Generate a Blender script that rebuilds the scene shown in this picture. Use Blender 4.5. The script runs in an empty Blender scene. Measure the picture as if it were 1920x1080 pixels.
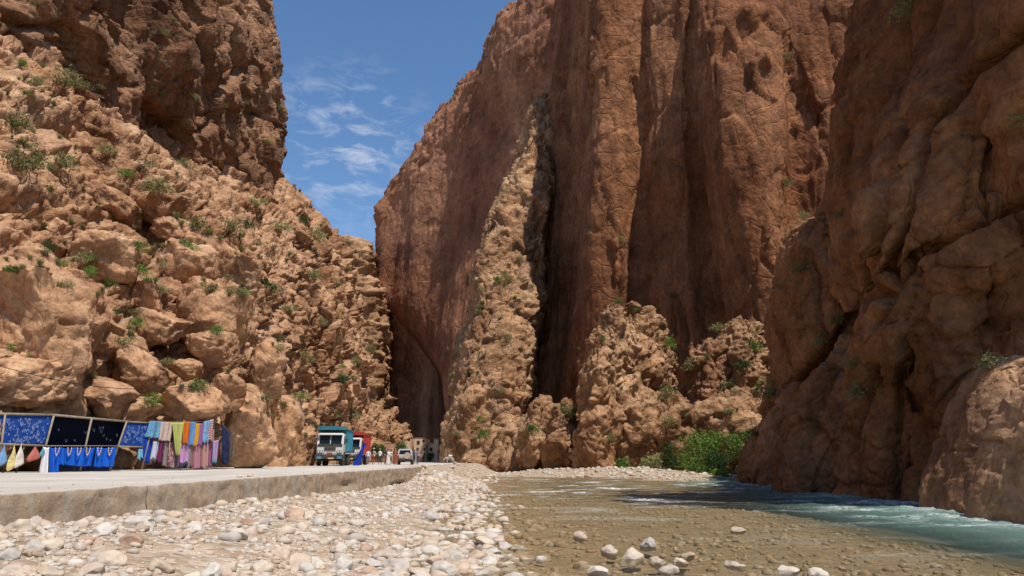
import bpy, bmesh, math, random
import numpy as np
from mathutils import Vector, Matrix
from concurrent.futures import ThreadPoolExecutor

# ------------------------------------------------------------------ camera, sky, sun, exposure
scene = bpy.context.scene
COL = scene.collection
PITCH = math.radians(14.2)
cd = bpy.data.cameras.new('camera')
cd.sensor_width = 36.0
cd.lens = 24.0
cd.clip_start = 0.1
cd.clip_end = 20000
cam = bpy.data.objects.new('camera', cd)
COL.objects.link(cam)
cam.location = (0, 0, 0)
cam.rotation_euler = (math.pi / 2 + PITCH, 0, 0)
scene.camera = cam

SUN = Vector((0.275, -0.375, 0.885)).normalized()
wd = bpy.data.worlds.new('World')
scene.world = wd
wd.use_nodes = True
nt = wd.node_tree
nt.nodes.clear()
_out = nt.nodes.new('ShaderNodeOutputWorld')
_bg = nt.nodes.new('ShaderNodeBackground')
_sky = nt.nodes.new('ShaderNodeTexSky')
_sky.sky_type = 'NISHITA'
_sky.sun_disc = False
_sky.sun_elevation = math.asin(SUN.z)
_sky.sun_rotation = math.atan2(SUN.x, SUN.y)
_sky.altitude = 300
_sky.air_density = 1.0
_sky.dust_density = 0.25
_sky.ozone_density = 2.2
_bg.inputs['Strength'].default_value = 0.13
# thin broken cirrus drawn into the sky by direction
_tc = nt.nodes.new('ShaderNodeTexCoord')
_mp = nt.nodes.new('ShaderNodeMapping')
_mp.inputs['Scale'].default_value = (5.0, 5.0, 13.0)
_mp.inputs['Rotation'].default_value = (0.0, 0.22, 0.0)
_n1 = nt.nodes.new('ShaderNodeTexNoise')
_n1.inputs['Scale'].default_value = 4.4
_n1.inputs['Detail'].default_value = 9
_n1.inputs['Roughness'].default_value = 0.62
_n1.inputs['Distortion'].default_value = 0.5
_r1 = nt.nodes.new('ShaderNodeMapRange')
_r1.inputs['From Min'].default_value = 0.47
_r1.inputs['From Max'].default_value = 0.88
_dot = nt.nodes.new('ShaderNodeVectorMath')
_dot.operation = 'DISTANCE'
_dot.inputs[1].default_value = Vector((-0.236, 0.905, 0.435)).normalized()
_r2 = nt.nodes.new('ShaderNodeMapRange')
_r2.inputs['From Min'].default_value = 0.14
_r2.inputs['From Max'].default_value = 0.03
_r2.inputs['To Min'].default_value = 0.0
_r2.inputs['To Max'].default_value = 1.0
_mul = nt.nodes.new('ShaderNodeMath')
_mul.operation = 'MULTIPLY'
_mx = nt.nodes.new('ShaderNodeMixRGB')
_mx.inputs[2].default_value = (6.0, 6.3, 6.9, 1)
nt.links.new(_tc.outputs['Generated'], _mp.inputs['Vector'])
nt.links.new(_mp.outputs[0], _n1.inputs['Vector'])
nt.links.new(_n1.outputs['Fac'], _r1.inputs['Value'])
nt.links.new(_tc.outputs['Generated'], _dot.inputs[0])
nt.links.new(_dot.outputs['Value'], _r2.inputs['Value'])
nt.links.new(_r1.outputs[0], _mul.inputs[0])
nt.links.new(_r2.outputs[0], _mul.inputs[1])
nt.links.new(_mul.outputs[0], _mx.inputs[0])
_hs = nt.nodes.new('ShaderNodeHueSaturation')
_hs.inputs['Saturation'].default_value = 1.13
_hs.inputs['Value'].default_value = 1.22
nt.links.new(_sky.outputs[0], _hs.inputs['Color'])
nt.links.new(_hs.outputs[0], _mx.inputs[1])
nt.links.new(_mx.outputs[0], _bg.inputs['Color'])
nt.links.new(_bg.outputs[0], _out.inputs[0])

sd = bpy.data.lights.new('sun', 'SUN')
sd.energy = 5.0
sd.angle = math.radians(0.5)
sd.color = (1.0, 0.95, 0.87)
sun = bpy.data.objects.new('sun', sd)
COL.objects.link(sun)
sun.rotation_euler = SUN.to_track_quat('Z', 'Y').to_euler()

vs = scene.view_settings
vs.view_transform = 'Standard'
vs.look = 'None'
vs.exposure = 0.0
vs.gamma = 1.0
vs.use_curve_mapping = False
scene.cycles.max_bounces = 6
scene.cycles.diffuse_bounces = 2
scene.cycles.transparent_max_bounces = 12
scene.cycles.caustics_reflective = False
scene.cycles.caustics_refractive = False
scene.cycles.use_denoising = True

rng = np.random.default_rng(7)
random.seed(7)
F = 1280.0
CP, SP = math.cos(PITCH), math.sin(PITCH)


def ray(px, py):
    dx, dy = (px - 960) / F, (540 - py) / F
    return Vector((dx, CP - dy * SP, SP + dy * CP))


def P(px, py, Y):
    """point of the photograph's pixel at the world distance Y along the gorge"""
    r = ray(px, py)
    return r * (Y / r.y)


def proj(p):
    p = np.asarray(p)
    f = p[..., 1] * CP + p[..., 2] * SP
    u = -p[..., 1] * SP + p[..., 2] * CP
    f = np.where(f < 0.1, 0.1, f)
    return 960 + F * p[..., 0] / f, 540 - F * u / f, f


# ------------------------------------------------------------------ noise in numpy
_T = 64
_rt = np.random.default_rng(11)
_G = _rt.normal(size=(_T ** 3, 3)).astype(np.float32)
_G /= np.linalg.norm(_G, axis=1, keepdims=True)
_R = _rt.random((_T ** 3, 3)).astype(np.float32)
_R2 = _rt.random((_T ** 3, 4)).astype(np.float32)


def _idx(ix, iy, iz):
    return ((ix & 63) << 12) | ((iy & 63) << 6) | (iz & 63)


def _perlin(p):
    pf = np.floor(p)
    i = pf.astype(np.int32)
    f = (p - pf).astype(np.float32)
    w = f * f * f * (f * (f * 6 - 15) + 10)
    res = None
    for a in (0, 1):
        wa = w[:, 0] if a else 1 - w[:, 0]
        for b in (0, 1):
            wb = wa * (w[:, 1] if b else 1 - w[:, 1])
            for c in (0, 1):
                g = _G[_idx(i[:, 0] + a, i[:, 1] + b, i[:, 2] + c)]
                d = g[:, 0] * (f[:, 0] - a) + g[:, 1] * (f[:, 1] - b) + g[:, 2] * (f[:, 2] - c)
                d *= wb * (w[:, 2] if c else 1 - w[:, 2])
                res = d if res is None else res + d
    return res


def _worley(p):
    pf = np.floor(p)
    i = pf.astype(np.int32)
    f = (p - pf).astype(np.float32)
    n = len(p)
    F1 = np.full(n, 9, np.float32)
    F2 = np.full(n, 9, np.float32)
    ID = np.zeros(n, np.int32)
    ID2 = np.zeros(n, np.int32)
    V = np.zeros((n, 3), np.float32)
    V2 = np.zeros((n, 3), np.float32)
    for a in (-1, 0, 1):
        for b in (-1, 0, 1):
            for c in (-1, 0, 1):
                k = _idx(i[:, 0] + a, i[:, 1] + b, i[:, 2] + c)
                r = _R[k]
                d = f - r
                d[:, 0] -= a
                d[:, 1] -= b
                d[:, 2] -= c
                q = d[:, 0] * d[:, 0] + d[:, 1] * d[:, 1] + d[:, 2] * d[:, 2]
                m = q < F1
                m2 = (q < F2) & ~m
                F2[m2] = q[m2]
                ID2[m2] = k[m2]
                V2[m2] = d[m2]
                F2[m] = F1[m]
                ID2[m] = ID[m]
                V2[m] = V[m]
                F1[m] = q[m]
                ID[m] = k[m]
                V[m] = d[m]
    return np.sqrt(F1), np.sqrt(F2), ID, V, ID2, V2


_pool = ThreadPoolExecutor(4)


def _par(fn, p):
    p = np.ascontiguousarray(p, dtype=np.float32)
    ch = [p[k:k + 16384] for k in range(0, len(p), 16384)]
    out = list(_pool.map(fn, ch))
    if isinstance(out[0], tuple):
        return tuple(np.concatenate([o[j] for o in out]) for j in range(len(out[0])))
    return np.concatenate(out)


def perlin(p):
    return _par(_perlin, p)


def worley(p):
    return _par(_worley, p)


def fbm(p, octv=4, gain=0.5, lac=2.03):
    s, a = 0, 1.0
    for k in range(octv):
        s = s + a * perlin(p * (lac ** k) + 17.3 * k)
        a *= gain
    return s


def ridged(p, octv=4, gain=0.5):
    s, a = 0, 1.0
    for k in range(octv):
        s = s + a * (1 - 2.4 * np.abs(perlin(p * (2.05 ** k) + 9.1 * k)))
        a *= gain
    return s


def sstep(a, b, x):
    t = np.clip((x - a) / (b - a), 0, 1)
    return t * t * (3 - 2 * t)


def facets(p, size, aniso=(1, 1, 1), rot=None, tilt=1.0, crack=0.0, cw=0.08, warp=0.25, seed=0, blend=0.09):
    """broken rock: every cell has its own height and tilt, with a joint round it (unit height)"""
    q = p.astype(np.float32)
    if rot is not None:
        q = q @ np.array(rot, dtype=np.float32)
    q = q / (size * np.array(aniso, dtype=np.float32)) + seed * 7.77
    if warp:
        w = np.stack([perlin(q * 1.1 + 3), perlin(q * 1.1 + 31), perlin(q * 1.1 + 57)], 1)
        q = q + warp * w
    f1, f2, i, v, i2, v2 = worley(q)

    def hh(i, v):
        r = _R2[i]
        return r[:, 0] - 0.5 + tilt * ((r[:, 1] - 0.5) * v[:, 0] + (r[:, 2] - 0.5) * v[:, 1] + (r[:, 3] - 0.5) * v[:, 2]) * 2
    h1 = hh(i, v)
    h = h1 + (0.5 * (hh(i2, v2) + h1) - h1) * (1 - sstep(0, blend, f2 - f1))
    if crack:
        h = h - crack * (1 - sstep(0, cw, f2 - f1))
    return h


def domes(p, size, aniso=(1, 1, 1), rot=None, warp=0.2, seed=0):
    q = p.astype(np.float32)
    if rot is not None:
        q = q @ np.array(rot, dtype=np.float32)
    q = q / (size * np.array(aniso, dtype=np.float32)) + seed * 5.31
    if warp:
        q = q + warp * np.stack([perlin(q * 1.3 + 3), perlin(q * 1.3 + 31), perlin(q * 1.3 + 57)], 1)
    f1, f2, i, v, i2, v2 = worley(q)
    r = _R2[i]
    e = np.clip(f2 - f1, 0, 1)
    return np.sqrt(np.clip(e, 0, 0.6)) * 1.1 - 0.45 + 0.5 * (r[:, 0] - 0.5)


# ------------------------------------------------------------------ mesh helpers
def tag(o, label=None, cat=None, group=None, kind=None):
    if label:
        o['label'] = label
    if cat:
        o['category'] = cat
    if group:
        o['group'] = group
    if kind:
        o['kind'] = kind
    return o


def mesh_np(name, verts, faces, smooth=True):
    """faces: (n,k) int array"""
    verts = np.asarray(verts, dtype=np.float32)
    faces = np.asarray(faces, dtype=np.int32)
    me = bpy.data.meshes.new(name)
    n, k = faces.shape
    me.vertices.add(len(verts))
    me.vertices.foreach_set('co', verts.ravel())
    me.loops.add(n * k)
    me.loops.foreach_set('vertex_index', faces.ravel())
    me.polygons.add(n)
    me.polygons.foreach_set('loop_start', np.arange(0, n * k, k, dtype=np.int32))
    me.polygons.foreach_set('loop_total', np.full(n, k, dtype=np.int32))
    if smooth:
        me.polygons.foreach_set('use_smooth', np.ones(n, dtype=bool))
    me.update(calc_edges=True)
    return me


def link(name, me, mat=None, parent=None, loc=None):
    o = bpy.data.objects.new(name, me)
    COL.objects.link(o)
    if mat is not None and me is not None and not me.materials:
        me.materials.append(mat)
    if parent is not None:
        o.parent = parent
    if loc is not None:
        o.location = loc
    return o


def empty(name, loc=(0, 0, 0), rz=0.0):
    o = bpy.data.objects.new(name, None)
    COL.objects.link(o)
    o.location = loc
    o.rotation_euler = (0, 0, rz)
    o.empty_display_size = 0.2
    return o


def grid_faces(nu, nv):
    a = np.arange(nu * nv).reshape(nu, nv)
    return np.stack([a[:-1, :-1], a[1:, :-1], a[1:, 1:], a[:-1, 1:]], -1).reshape(-1, 4)


def catmull(C, t):
    """C (n,...) control rows, t params in [0,n-1]"""
    n = len(C)
    i = np.clip(np.floor(t).astype(int), 0, n - 2)
    f = (t - i).reshape((-1,) + (1,) * (C.ndim - 1))
    ext = np.concatenate([2 * C[:1] - C[1:2], C, 2 * C[-1:] - C[-2:-1]], 0)
    p0, p1, p2, p3 = ext[i], ext[i + 1], ext[i + 2], ext[i + 3]
    return 0.5 * (2 * p1 + (p2 - p0) * f + (2 * p0 - 5 * p1 + 4 * p2 - p3) * f * f + (3 * p1 - p0 - 3 * p2 + p3) * f ** 3)


def _params(C, n):
    """params along axis 0 spread by how large the stretch is in view"""
    t = np.linspace(0, len(C) - 1, (len(C) - 1) * 10 + 1)
    S = catmull(C, t)
    S = np.moveaxis(S, 0, 0)
    mid = 0.5 * (S[1:] + S[:-1])
    px, py, f = proj(mid)
    inn = (px > -120) & (px < 2040) & (py > -120) & (py < 1200)
    w = np.linalg.norm(S[1:] - S[:-1], axis=-1) / np.maximum(np.linalg.norm(mid, axis=-1), 3) * np.where(inn, 1, 0.10)
    w = w.reshape(len(w), -1).mean(1) + 1e-6
    c = np.concatenate([[0], np.cumsum(w)])
    return np.interp(np.linspace(0, c[-1], n), c, t)


SURF = []   # (verts, normals) of rock surfaces, to stand plants on


def surf_at(px, py, rad=9, surfs=None, pick='near'):
    """the rock surface seen at a pixel: position and outward normal"""
    best = None
    for (v, n) in (surfs if surfs is not None else SURF):
        x, y, f = proj(v)
        m = np.nonzero((np.abs(x - px) < rad) & (np.abs(y - py) < rad) & (f > 1))[0]
        if len(m):
            k = m[np.argmin(f[m])]
            if best is None or f[k] < best[2]:
                best = (v[k], n[k], f[k])
    return best


def grid_normals(G):
    du = np.gradient(G, axis=0)
    dv = np.gradient(G, axis=1)
    n = np.cross(du, dv)
    return n / np.maximum(np.linalg.norm(n, axis=-1, keepdims=True), 1e-9)


def seg_dist(px, py, line):
    d = np.full(px.shape, 1e9, np.float32)
    for (x0, y0), (x1, y1) in zip(line[:-1], line[1:]):
        vx, vy = x1 - x0, y1 - y0
        L = vx * vx + vy * vy
        t = np.clip(((px - x0) * vx + (py - y0) * vy) / L, 0, 1)
        d = np.minimum(d, np.hypot(px - x0 - t * vx, py - y0 - t * vy))
    return d


def sheet(name, ctrl, nu, nv, disp, mat, flip=False, grooves=(), smooth_n=True, label=None, cat='cliff'):
    C = np.array([[list(p) for p in col] for col in ctrl], dtype=np.float64)
    tu = _params(C, nu)
    tv = _params(np.swapaxes(C, 0, 1), nv)
    G = catmull(C, tu)
    G = np.swapaxes(catmull(np.swapaxes(G, 0, 1), tv), 0, 1)
    N = grid_normals(G)
    if flip:
        N = -N
    p = G.reshape(-1, 3)
    d = np.zeros(len(p), np.float32)
    if grooves:
        px, py, f = proj(p)
        wob = 9 * fbm(p / 6.0, 3)
        for g in grooves:
            line, width, depth = g[0], g[1], g[2]
            ds = np.abs(seg_dist(px + wob, py, line))
            d -= depth * np.exp(-(ds / width) ** 2)
    uu, vv = np.meshgrid(np.linspace(0, 1, nu), tv / (C.shape[1] - 1), indexing='ij')
    d = d + disp(p, (tu[:, None] / (C.shape[0] - 1) + 0 * vv).ravel(), vv.ravel())
    Q = p + N.reshape(-1, 3) * d[:, None]
    fc = grid_faces(nu, nv)
    if flip:
        fc = fc[:, ::-1]
    me = mesh_np(name, Q, fc)
    o = link(name, me, mat)
    tag(o, label, None, None, 'structure')
    N2 = grid_normals(Q.reshape(nu, nv, 3)).reshape(-1, 3) * (-1 if flip else 1)
    SURF.append((Q, N2))
    return o


_ico = {}


def ico(sub):
    if sub not in _ico:
        bm = bmesh.new()
        bmesh.ops.create_icosphere(bm, subdivisions=sub, radius=1)
        bm.verts.ensure_lookup_table()
        v = np.array([x.co[:] for x in bm.verts], dtype=np.float64)
        f = np.array([[x.index for x in fc.verts] for fc in bm.faces])
        bm.free()
        _ico[sub] = (v, f)
    return _ico[sub]


def rot_m(ax, ay, az):
    return np.array(Matrix.Rotation(az, 3, 'Z') @ Matrix.Rotation(ay, 3, 'Y') @ Matrix.Rotation(ax, 3, 'X'))


def boulder_verts(sub, radii, seed, cuts=9, rough=0.10, sq=3.2, fac=0.22):
    """a boulder: rounded block cut by a few joint planes, then roughened"""
    r = np.random.default_rng(seed)
    v, f = ico(sub)
    n = v / (np.sum(np.abs(v) ** sq, axis=1) ** (1 / sq))[:, None]
    for k in range(cuts):
        a = r.normal(size=3)
        a /= np.linalg.norm(a)
        h = r.uniform(0.58, 0.92)
        e = n @ a - h
        n = n - np.where(e > 0, e * 0.93, 0)[:, None] * a
    q = n * np.array(radii)
    s = float(np.mean(radii))
    w = q / s
    d = rough * fbm(w * 1.3 + seed * 3.1, 4, 0.55)
    if sub >= 5:
        d = d + fac * 0.55 * facets(w, 0.75, (1, 1, 0.7), tilt=1.0, crack=0.35, cw=0.06, seed=seed % 13) + fac * 0.2 * facets(w, 0.25, (1, 1, 0.6), tilt=1.0, crack=0.3, cw=0.1, seed=seed % 11) + 0.02 * fbm(w * 9, 3)
    q = q + v * (d * s)[:, None]
    return q, f


# ------------------------------------------------------------------ materials
def new_mat(name):
    m = bpy.data.materials.new(name)
    m.use_nodes = True
    t = m.node_tree
    t.nodes.clear()
    o = t.nodes.new('ShaderNodeOutputMaterial')
    b = t.nodes.new('ShaderNodeBsdfPrincipled')
    t.links.new(b.outputs[0], o.inputs[0])
    b.inputs['Specular IOR Level'].default_value = 0.25
    return m, t, b, o


def N_(t, kind, **kw):
    n = t.nodes.new(kind)
    for k, v in kw.items():
        if k in n.inputs:
            n.inputs[k].default_value = v
        else:
            setattr(n, k, v)
    return n


def ramp(t, stops, src):
    r = t.nodes.new('ShaderNodeValToRGB')
    e = r.color_ramp.elements
    e[0].position, e[0].color = stops[0][0], (*stops[0][1], 1)
    e[1].position, e[1].color = stops[-1][0], (*stops[-1][1], 1)
    for s, c in stops[1:-1]:
        x = e.new(s)
        x.color = (*c, 1)
    t.links.new(src, r.inputs[0])
    return r.outputs[0]


def mixc(t, fac, a, b, mode='MIX'):
    m = t.nodes.new('ShaderNodeMixRGB')
    m.blend_type = mode
    for i, x in ((0, fac), (1, a), (2, b)):
        if isinstance(x, (int, float)):
            m.inputs[i].default_value = x
        elif isinstance(x, tuple):
            m.inputs[i].default_value = (*x, 1)
        else:
            t.links.new(x, m.inputs[i])
    return m.outputs[0]


def pos_map(t, scale=(1, 1, 1), rot=(0, 0, 0), obj=False):
    if obj:
        g = t.nodes.new('ShaderNodeTexCoord').outputs['Object']
    else:
        g = t.nodes.new('ShaderNodeNewGeometry').outputs['Position']
    m = t.nodes.new('ShaderNodeMapping')
    m.inputs['Scale'].default_value = scale
    m.inputs['Rotation'].default_value = rot
    t.links.new(g, m.inputs['Vector'])
    return m.outputs[0]


def noise(t, vec, scale, detail=6, rough=0.55, dist=0.0):
    n = N_(t, 'ShaderNodeTexNoise', Scale=scale, Detail=detail, Roughness=rough, Distortion=dist)
    t.links.new(vec, n.inputs['Vector'])
    return n.outputs['Fac']


def rng_(t, v, a, b, c=0.0, d=1.0):
    m = N_(t, 'ShaderNodeMapRange')
    m.inputs['From Min'].default_value = a
    m.inputs['From Max'].default_value = b
    m.inputs['To Min'].default_value = c
    m.inputs['To Max'].default_value = d
    t.links.new(v, m.inputs['Value'])
    return m.outputs[0]


def rock_mat(name, dark, mid, light, big=0.05, streak=0.0, streak_col=(0.08, 0.04, 0.03), fine=3.0, bump=0.5, bd=0.12,
             strata=(0, 0, 0), srot=(0, 0, 0), dust=0.0, dust_col=(0.5, 0.36, 0.24)):
    m, t, b, o = new_mat(name)
    p = pos_map(t)
    n1 = noise(t, p, big, 5, 0.6, 0.4)
    col = ramp(t, [(0.34, dark), (0.5, mid), (0.66, light)], n1)
    n2 = noise(t, p, fine * 0.22, 6, 0.65)
    col = mixc(t, 0.8, col, ramp(t, [(0.33, (0.27, 0.25, 0.24)), (0.5, (0.5, 0.5, 0.5)), (0.68, (0.72, 0.71, 0.68))], n2), 'OVERLAY')
    n3 = noise(t, p, fine * 1.4, 4, 0.7)
    col = mixc(t, 0.55, col, ramp(t, [(0.35, (0.28, 0.26, 0.25)), (0.65, (0.7, 0.7, 0.68))], n3), 'OVERLAY')
    if streak:
        sv = pos_map(t, (1, 1, 0.05))
        s = noise(t, sv, 0.55, 6, 0.62, 0.3)
        col = mixc(t, rng_(t, s, 0.50, 0.70, 0, streak), col, streak_col)
        s2 = noise(t, sv, 0.23, 5, 0.6, 0.3)
        col = mixc(t, rng_(t, s2, 0.55, 0.74, 0, streak * 0.7), col, light)
    if dust:
        g = t.nodes.new('ShaderNodeNewGeometry')
        sx = t.nodes.new('ShaderNodeSeparateXYZ')
        t.links.new(g.outputs['Normal'], sx.inputs[0])
        mu = N_(t, 'ShaderNodeMath', operation='MULTIPLY')
        t.links.new(rng_(t, sx.outputs[2], 0.25, 0.8, 0, dust), mu.inputs[0])
        t.links.new(rng_(t, n2, 0.4, 0.6), mu.inputs[1])
        col = mixc(t, mu.outputs[0], col, dust_col)
    t.links.new(col, b.inputs['Base Color'])
    b.inputs['Roughness'].default_value = 0.92
    b.inputs['Specular IOR Level'].default_value = 0.12
    # relief: angular chips at three sizes, joints, and grain
    nn = N_(t, 'ShaderNodeTexNoise', Scale=fine * 0.35, Detail=5)
    t.links.new(p, nn.inputs['Vector'])

    def warped(sc, amt, rot):
        wv = t.nodes.new('ShaderNodeMixRGB')
        wv.blend_type = 'ADD'
        wv.inputs[0].default_value = amt
        t.links.new(pos_map(t, sc, rot), wv.inputs[1])
        t.links.new(nn.outputs['Color'], wv.inputs[2])
        return wv.outputs[0]

    def chips(scale, rot, sc=(1, 1, 0.8), metric='CHEBYCHEV'):
        vo = N_(t, 'ShaderNodeTexVoronoi', feature='F1', distance=metric, Scale=scale)
        t.links.new(warped(sc, 0.9 / fine, rot), vo.inputs['Vector'])
        return vo
    c1 = chips(fine * 0.42, (0.5, 0.3, 0.2))
    c2 = chips(fine * 1.2, (0.2, 0.7, 0.4))
    c3 = chips(fine * 3.2, (0.9, 0.1, 0.7))
    sc_ = N_(t, 'ShaderNodeSeparateColor')
    t.links.new(c2.outputs['Color'], sc_.inputs[0])
    vo = N_(t, 'ShaderNodeTexVoronoi', feature='DISTANCE_TO_EDGE', Scale=fine * 0.3)
    t.links.new(warped((1, 1, 0.7), 1.2 / fine, (0.3, 0.2, 0)), vo.inputs['Vector'])
    cr = rng_(t, vo.outputs['Distance'], 0.0, 0.05)
    nb = noise(t, p, fine * 1.6, 6, 0.72)
    h = None
    for (src, wgt) in ((c1.outputs['Distance'], -0.85), (c2.outputs['Distance'], -0.32), (c3.outputs['Distance'], -0.13), (sc_.outputs[0], 0.10), (cr, 0.22), (nb, 0.55)):
        ad = N_(t, 'ShaderNodeMath', operation='MULTIPLY_ADD')
        t.links.new(src, ad.inputs[0])
        ad.inputs[1].default_value = wgt
        if h is None:
            ad.inputs[2].default_value = 0
        else:
            t.links.new(h, ad.inputs[2])
        h = ad.outputs[0]
    bp = N_(t, 'ShaderNodeBump', Strength=min(1.0, bump * 1.35), Distance=bd * 2.1)
    t.links.new(h, bp.inputs['Height'])
    t.links.new(bp.outputs[0], b.inputs['Normal'])
    # each chip weathers to its own tone
    old = b.inputs['Base Color'].links[0].from_socket
    s1 = N_(t, 'ShaderNodeSeparateColor')
    t.links.new(c1.outputs['Color'], s1.inputs[0])
    tone = mixc(t, 0.5, ramp(t, [(0.0, (0.36, 0.35, 0.34)), (1.0, (0.62, 0.61, 0.6))], s1.outputs[0]), ramp(t, [(0.0, (0.36, 0.35, 0.34)), (1.0, (0.62, 0.61, 0.6))], sc_.outputs[1]))
    t.links.new(mixc(t, 0.55, old, tone, 'OVERLAY'), b.inputs['Base Color'])
    return m


M = {}
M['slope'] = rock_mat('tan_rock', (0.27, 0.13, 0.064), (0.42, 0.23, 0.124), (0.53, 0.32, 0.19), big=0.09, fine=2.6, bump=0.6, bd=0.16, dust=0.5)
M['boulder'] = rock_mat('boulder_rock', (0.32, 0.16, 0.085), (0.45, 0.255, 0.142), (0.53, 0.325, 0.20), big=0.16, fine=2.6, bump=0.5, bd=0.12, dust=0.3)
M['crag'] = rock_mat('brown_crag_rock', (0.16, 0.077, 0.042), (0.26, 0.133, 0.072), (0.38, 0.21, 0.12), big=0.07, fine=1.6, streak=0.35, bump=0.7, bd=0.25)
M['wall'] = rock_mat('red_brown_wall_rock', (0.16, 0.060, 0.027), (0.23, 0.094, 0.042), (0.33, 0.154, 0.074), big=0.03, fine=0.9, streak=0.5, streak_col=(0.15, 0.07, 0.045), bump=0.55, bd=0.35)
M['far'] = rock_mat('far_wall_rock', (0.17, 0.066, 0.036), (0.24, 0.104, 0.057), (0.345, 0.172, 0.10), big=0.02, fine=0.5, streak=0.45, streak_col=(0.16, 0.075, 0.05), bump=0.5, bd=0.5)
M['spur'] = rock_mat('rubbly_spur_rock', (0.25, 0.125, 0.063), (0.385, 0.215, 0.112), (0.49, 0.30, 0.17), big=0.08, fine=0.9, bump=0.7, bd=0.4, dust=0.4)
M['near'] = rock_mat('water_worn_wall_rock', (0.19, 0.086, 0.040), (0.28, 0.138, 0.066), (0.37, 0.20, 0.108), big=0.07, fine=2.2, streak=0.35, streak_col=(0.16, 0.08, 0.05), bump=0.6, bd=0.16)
M['washed_lit'] = rock_mat('washed_lit_foot_rock', (0.27, 0.145, 0.08), (0.36, 0.21, 0.122), (0.44, 0.275, 0.17), big=0.16, fine=2.4, bump=0.55, bd=0.14)  # pale washed rock, lightened further in place of weak sunlight

# ------------------------------------------------------------------ river geometry
def zw(y):
    return -1.45 - 0.004 * np.clip(y, 0, 120)


def shore(y):
    return np.interp(y, [-10, 8, 20, 35, 54, 70, 110, 260], [0.2, -1.15, -1.65, -2.4, -3.8, -3.6, -2.5, 0])


def rbank(y):
    return np.interp(y, [-10, 10, 19, 25, 40, 60, 80, 100, 260], [13, 13, 13.5, 15, 17.6, 22, 27, 31, 40])


def wall_x(y):
    return -7.0 + 0 * np.asarray(y)


def gtop(y):
    return np.interp(y, [-10, 9, 16, 30, 47, 54, 60, 300], [-0.75, -0.87, -1.0, -1.3, -1.45, -0.9, -0.42, -0.42])


def bar(x, y):
    """pale shingle bars standing out of the river"""
    a = 1.15 * np.exp(-(((x - 14.5) / 9.5) ** 2 + ((y - 88) / 9.0) ** 2))
    b = 0.72 * np.exp(-(((x - 16.0) / 3.8) ** 2 + ((y - 64) / 3.6) ** 2))
    c = 0.75 * np.exp(-(((x - 5.0) / 5.0) ** 2 + ((y - 100) / 12) ** 2))
    d = 0.45 * np.exp(-(((x + 4.6) / 2.0) ** 2 + ((y - 51) / 6) ** 2))
    e = 1.3 * sstep(96, 120, y) * sstep(2, 10, x)
    return a + b + c + d + e


def bed_z(x, y):
    s, r = shore(y), rbank(y)
    q = np.stack([0 * y + 3.1, y / 3.2, 0 * y], -1).reshape(-1, 3)
    s = s - 0.55 + (0.8 * fbm(q, 3).reshape(np.shape(y))) * sstep(4, 9, y)
    w = zw(y)
    g = gtop(y)
    t = np.clip((x - (-7.0)) / (s + 7.0), 0, 1)
    land = g + (w - g) * t ** 1.25
    k = np.clip((x - s) / (r - s), 0, 1)
    deep = 0.03 + 0.16 * sstep(0.0, 0.35, k) + 0.55 * sstep(0.55, 0.95, k) * (1 - sstep(60, 85, y))
    river = w - deep
    z = np.where(x < s, land, river) + bar(x, y) * (x > s - 3)
    z = np.where(x < -7.0, np.where(y > 56.5, -0.5, -0.75), z)
    return z


def bed_noise(x, y):
    p = np.stack([x, y, 0 * x], -1).reshape(-1, 3)
    n = 0.07 * fbm(p / 2.2, 4) + 0.035 * fbm(p / 0.5 + 5, 3)
    return n.reshape(np.shape(x))


def ground_at(x, y):
    x = np.atleast_1d(np.asarray(x, float))
    y = np.atleast_1d(np.asarray(y, float))
    return bed_z(x, y) + bed_noise(x, y) * (x > -7)

# ------------------------------------------------------------------ cliffs and rock slopes
RT = rot_m(0.0, 0.5, 0.25)
RT2 = rot_m(0.5, 0.0, 0.4)
RT3 = rot_m(0.12, 0.2, 0.3)


def slope_disp(p, u, v):
    y = p[:, 1]
    near = 1 - sstep(55, 85, y)
    d = 1.3 * fbm(p / 11.0, 3)
    d += near * 2.1 * domes(p, 6.5, (1, 1.5, 0.85), RT, seed=1)
    d += near * 0.75 * domes(p, 2.6, (1, 1.4, 0.7), RT, seed=2)
    d += (0.45 + 0.55 * (1 - near)) * 1.35 * facets(p, 4.2, (1, 1, 0.85), RT2, 0.9, 0.85, 0.07, seed=3)
    d += 0.45 * facets(p, 1.5, (1, 1, 0.7), RT2, 0.9, 0.6, 0.09, seed=4, blend=0.07)
    d += 0.15 * facets(p, 0.55, (1, 1, 0.65), RT2, 0.9, 0.3, 0.12, seed=5)
    d += 0.10 * fbm(p / 0.5, 3)
    return d


def sec(y, pts):
    return [(x, y + dy, z) for (x, z, dy) in pts]


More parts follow.
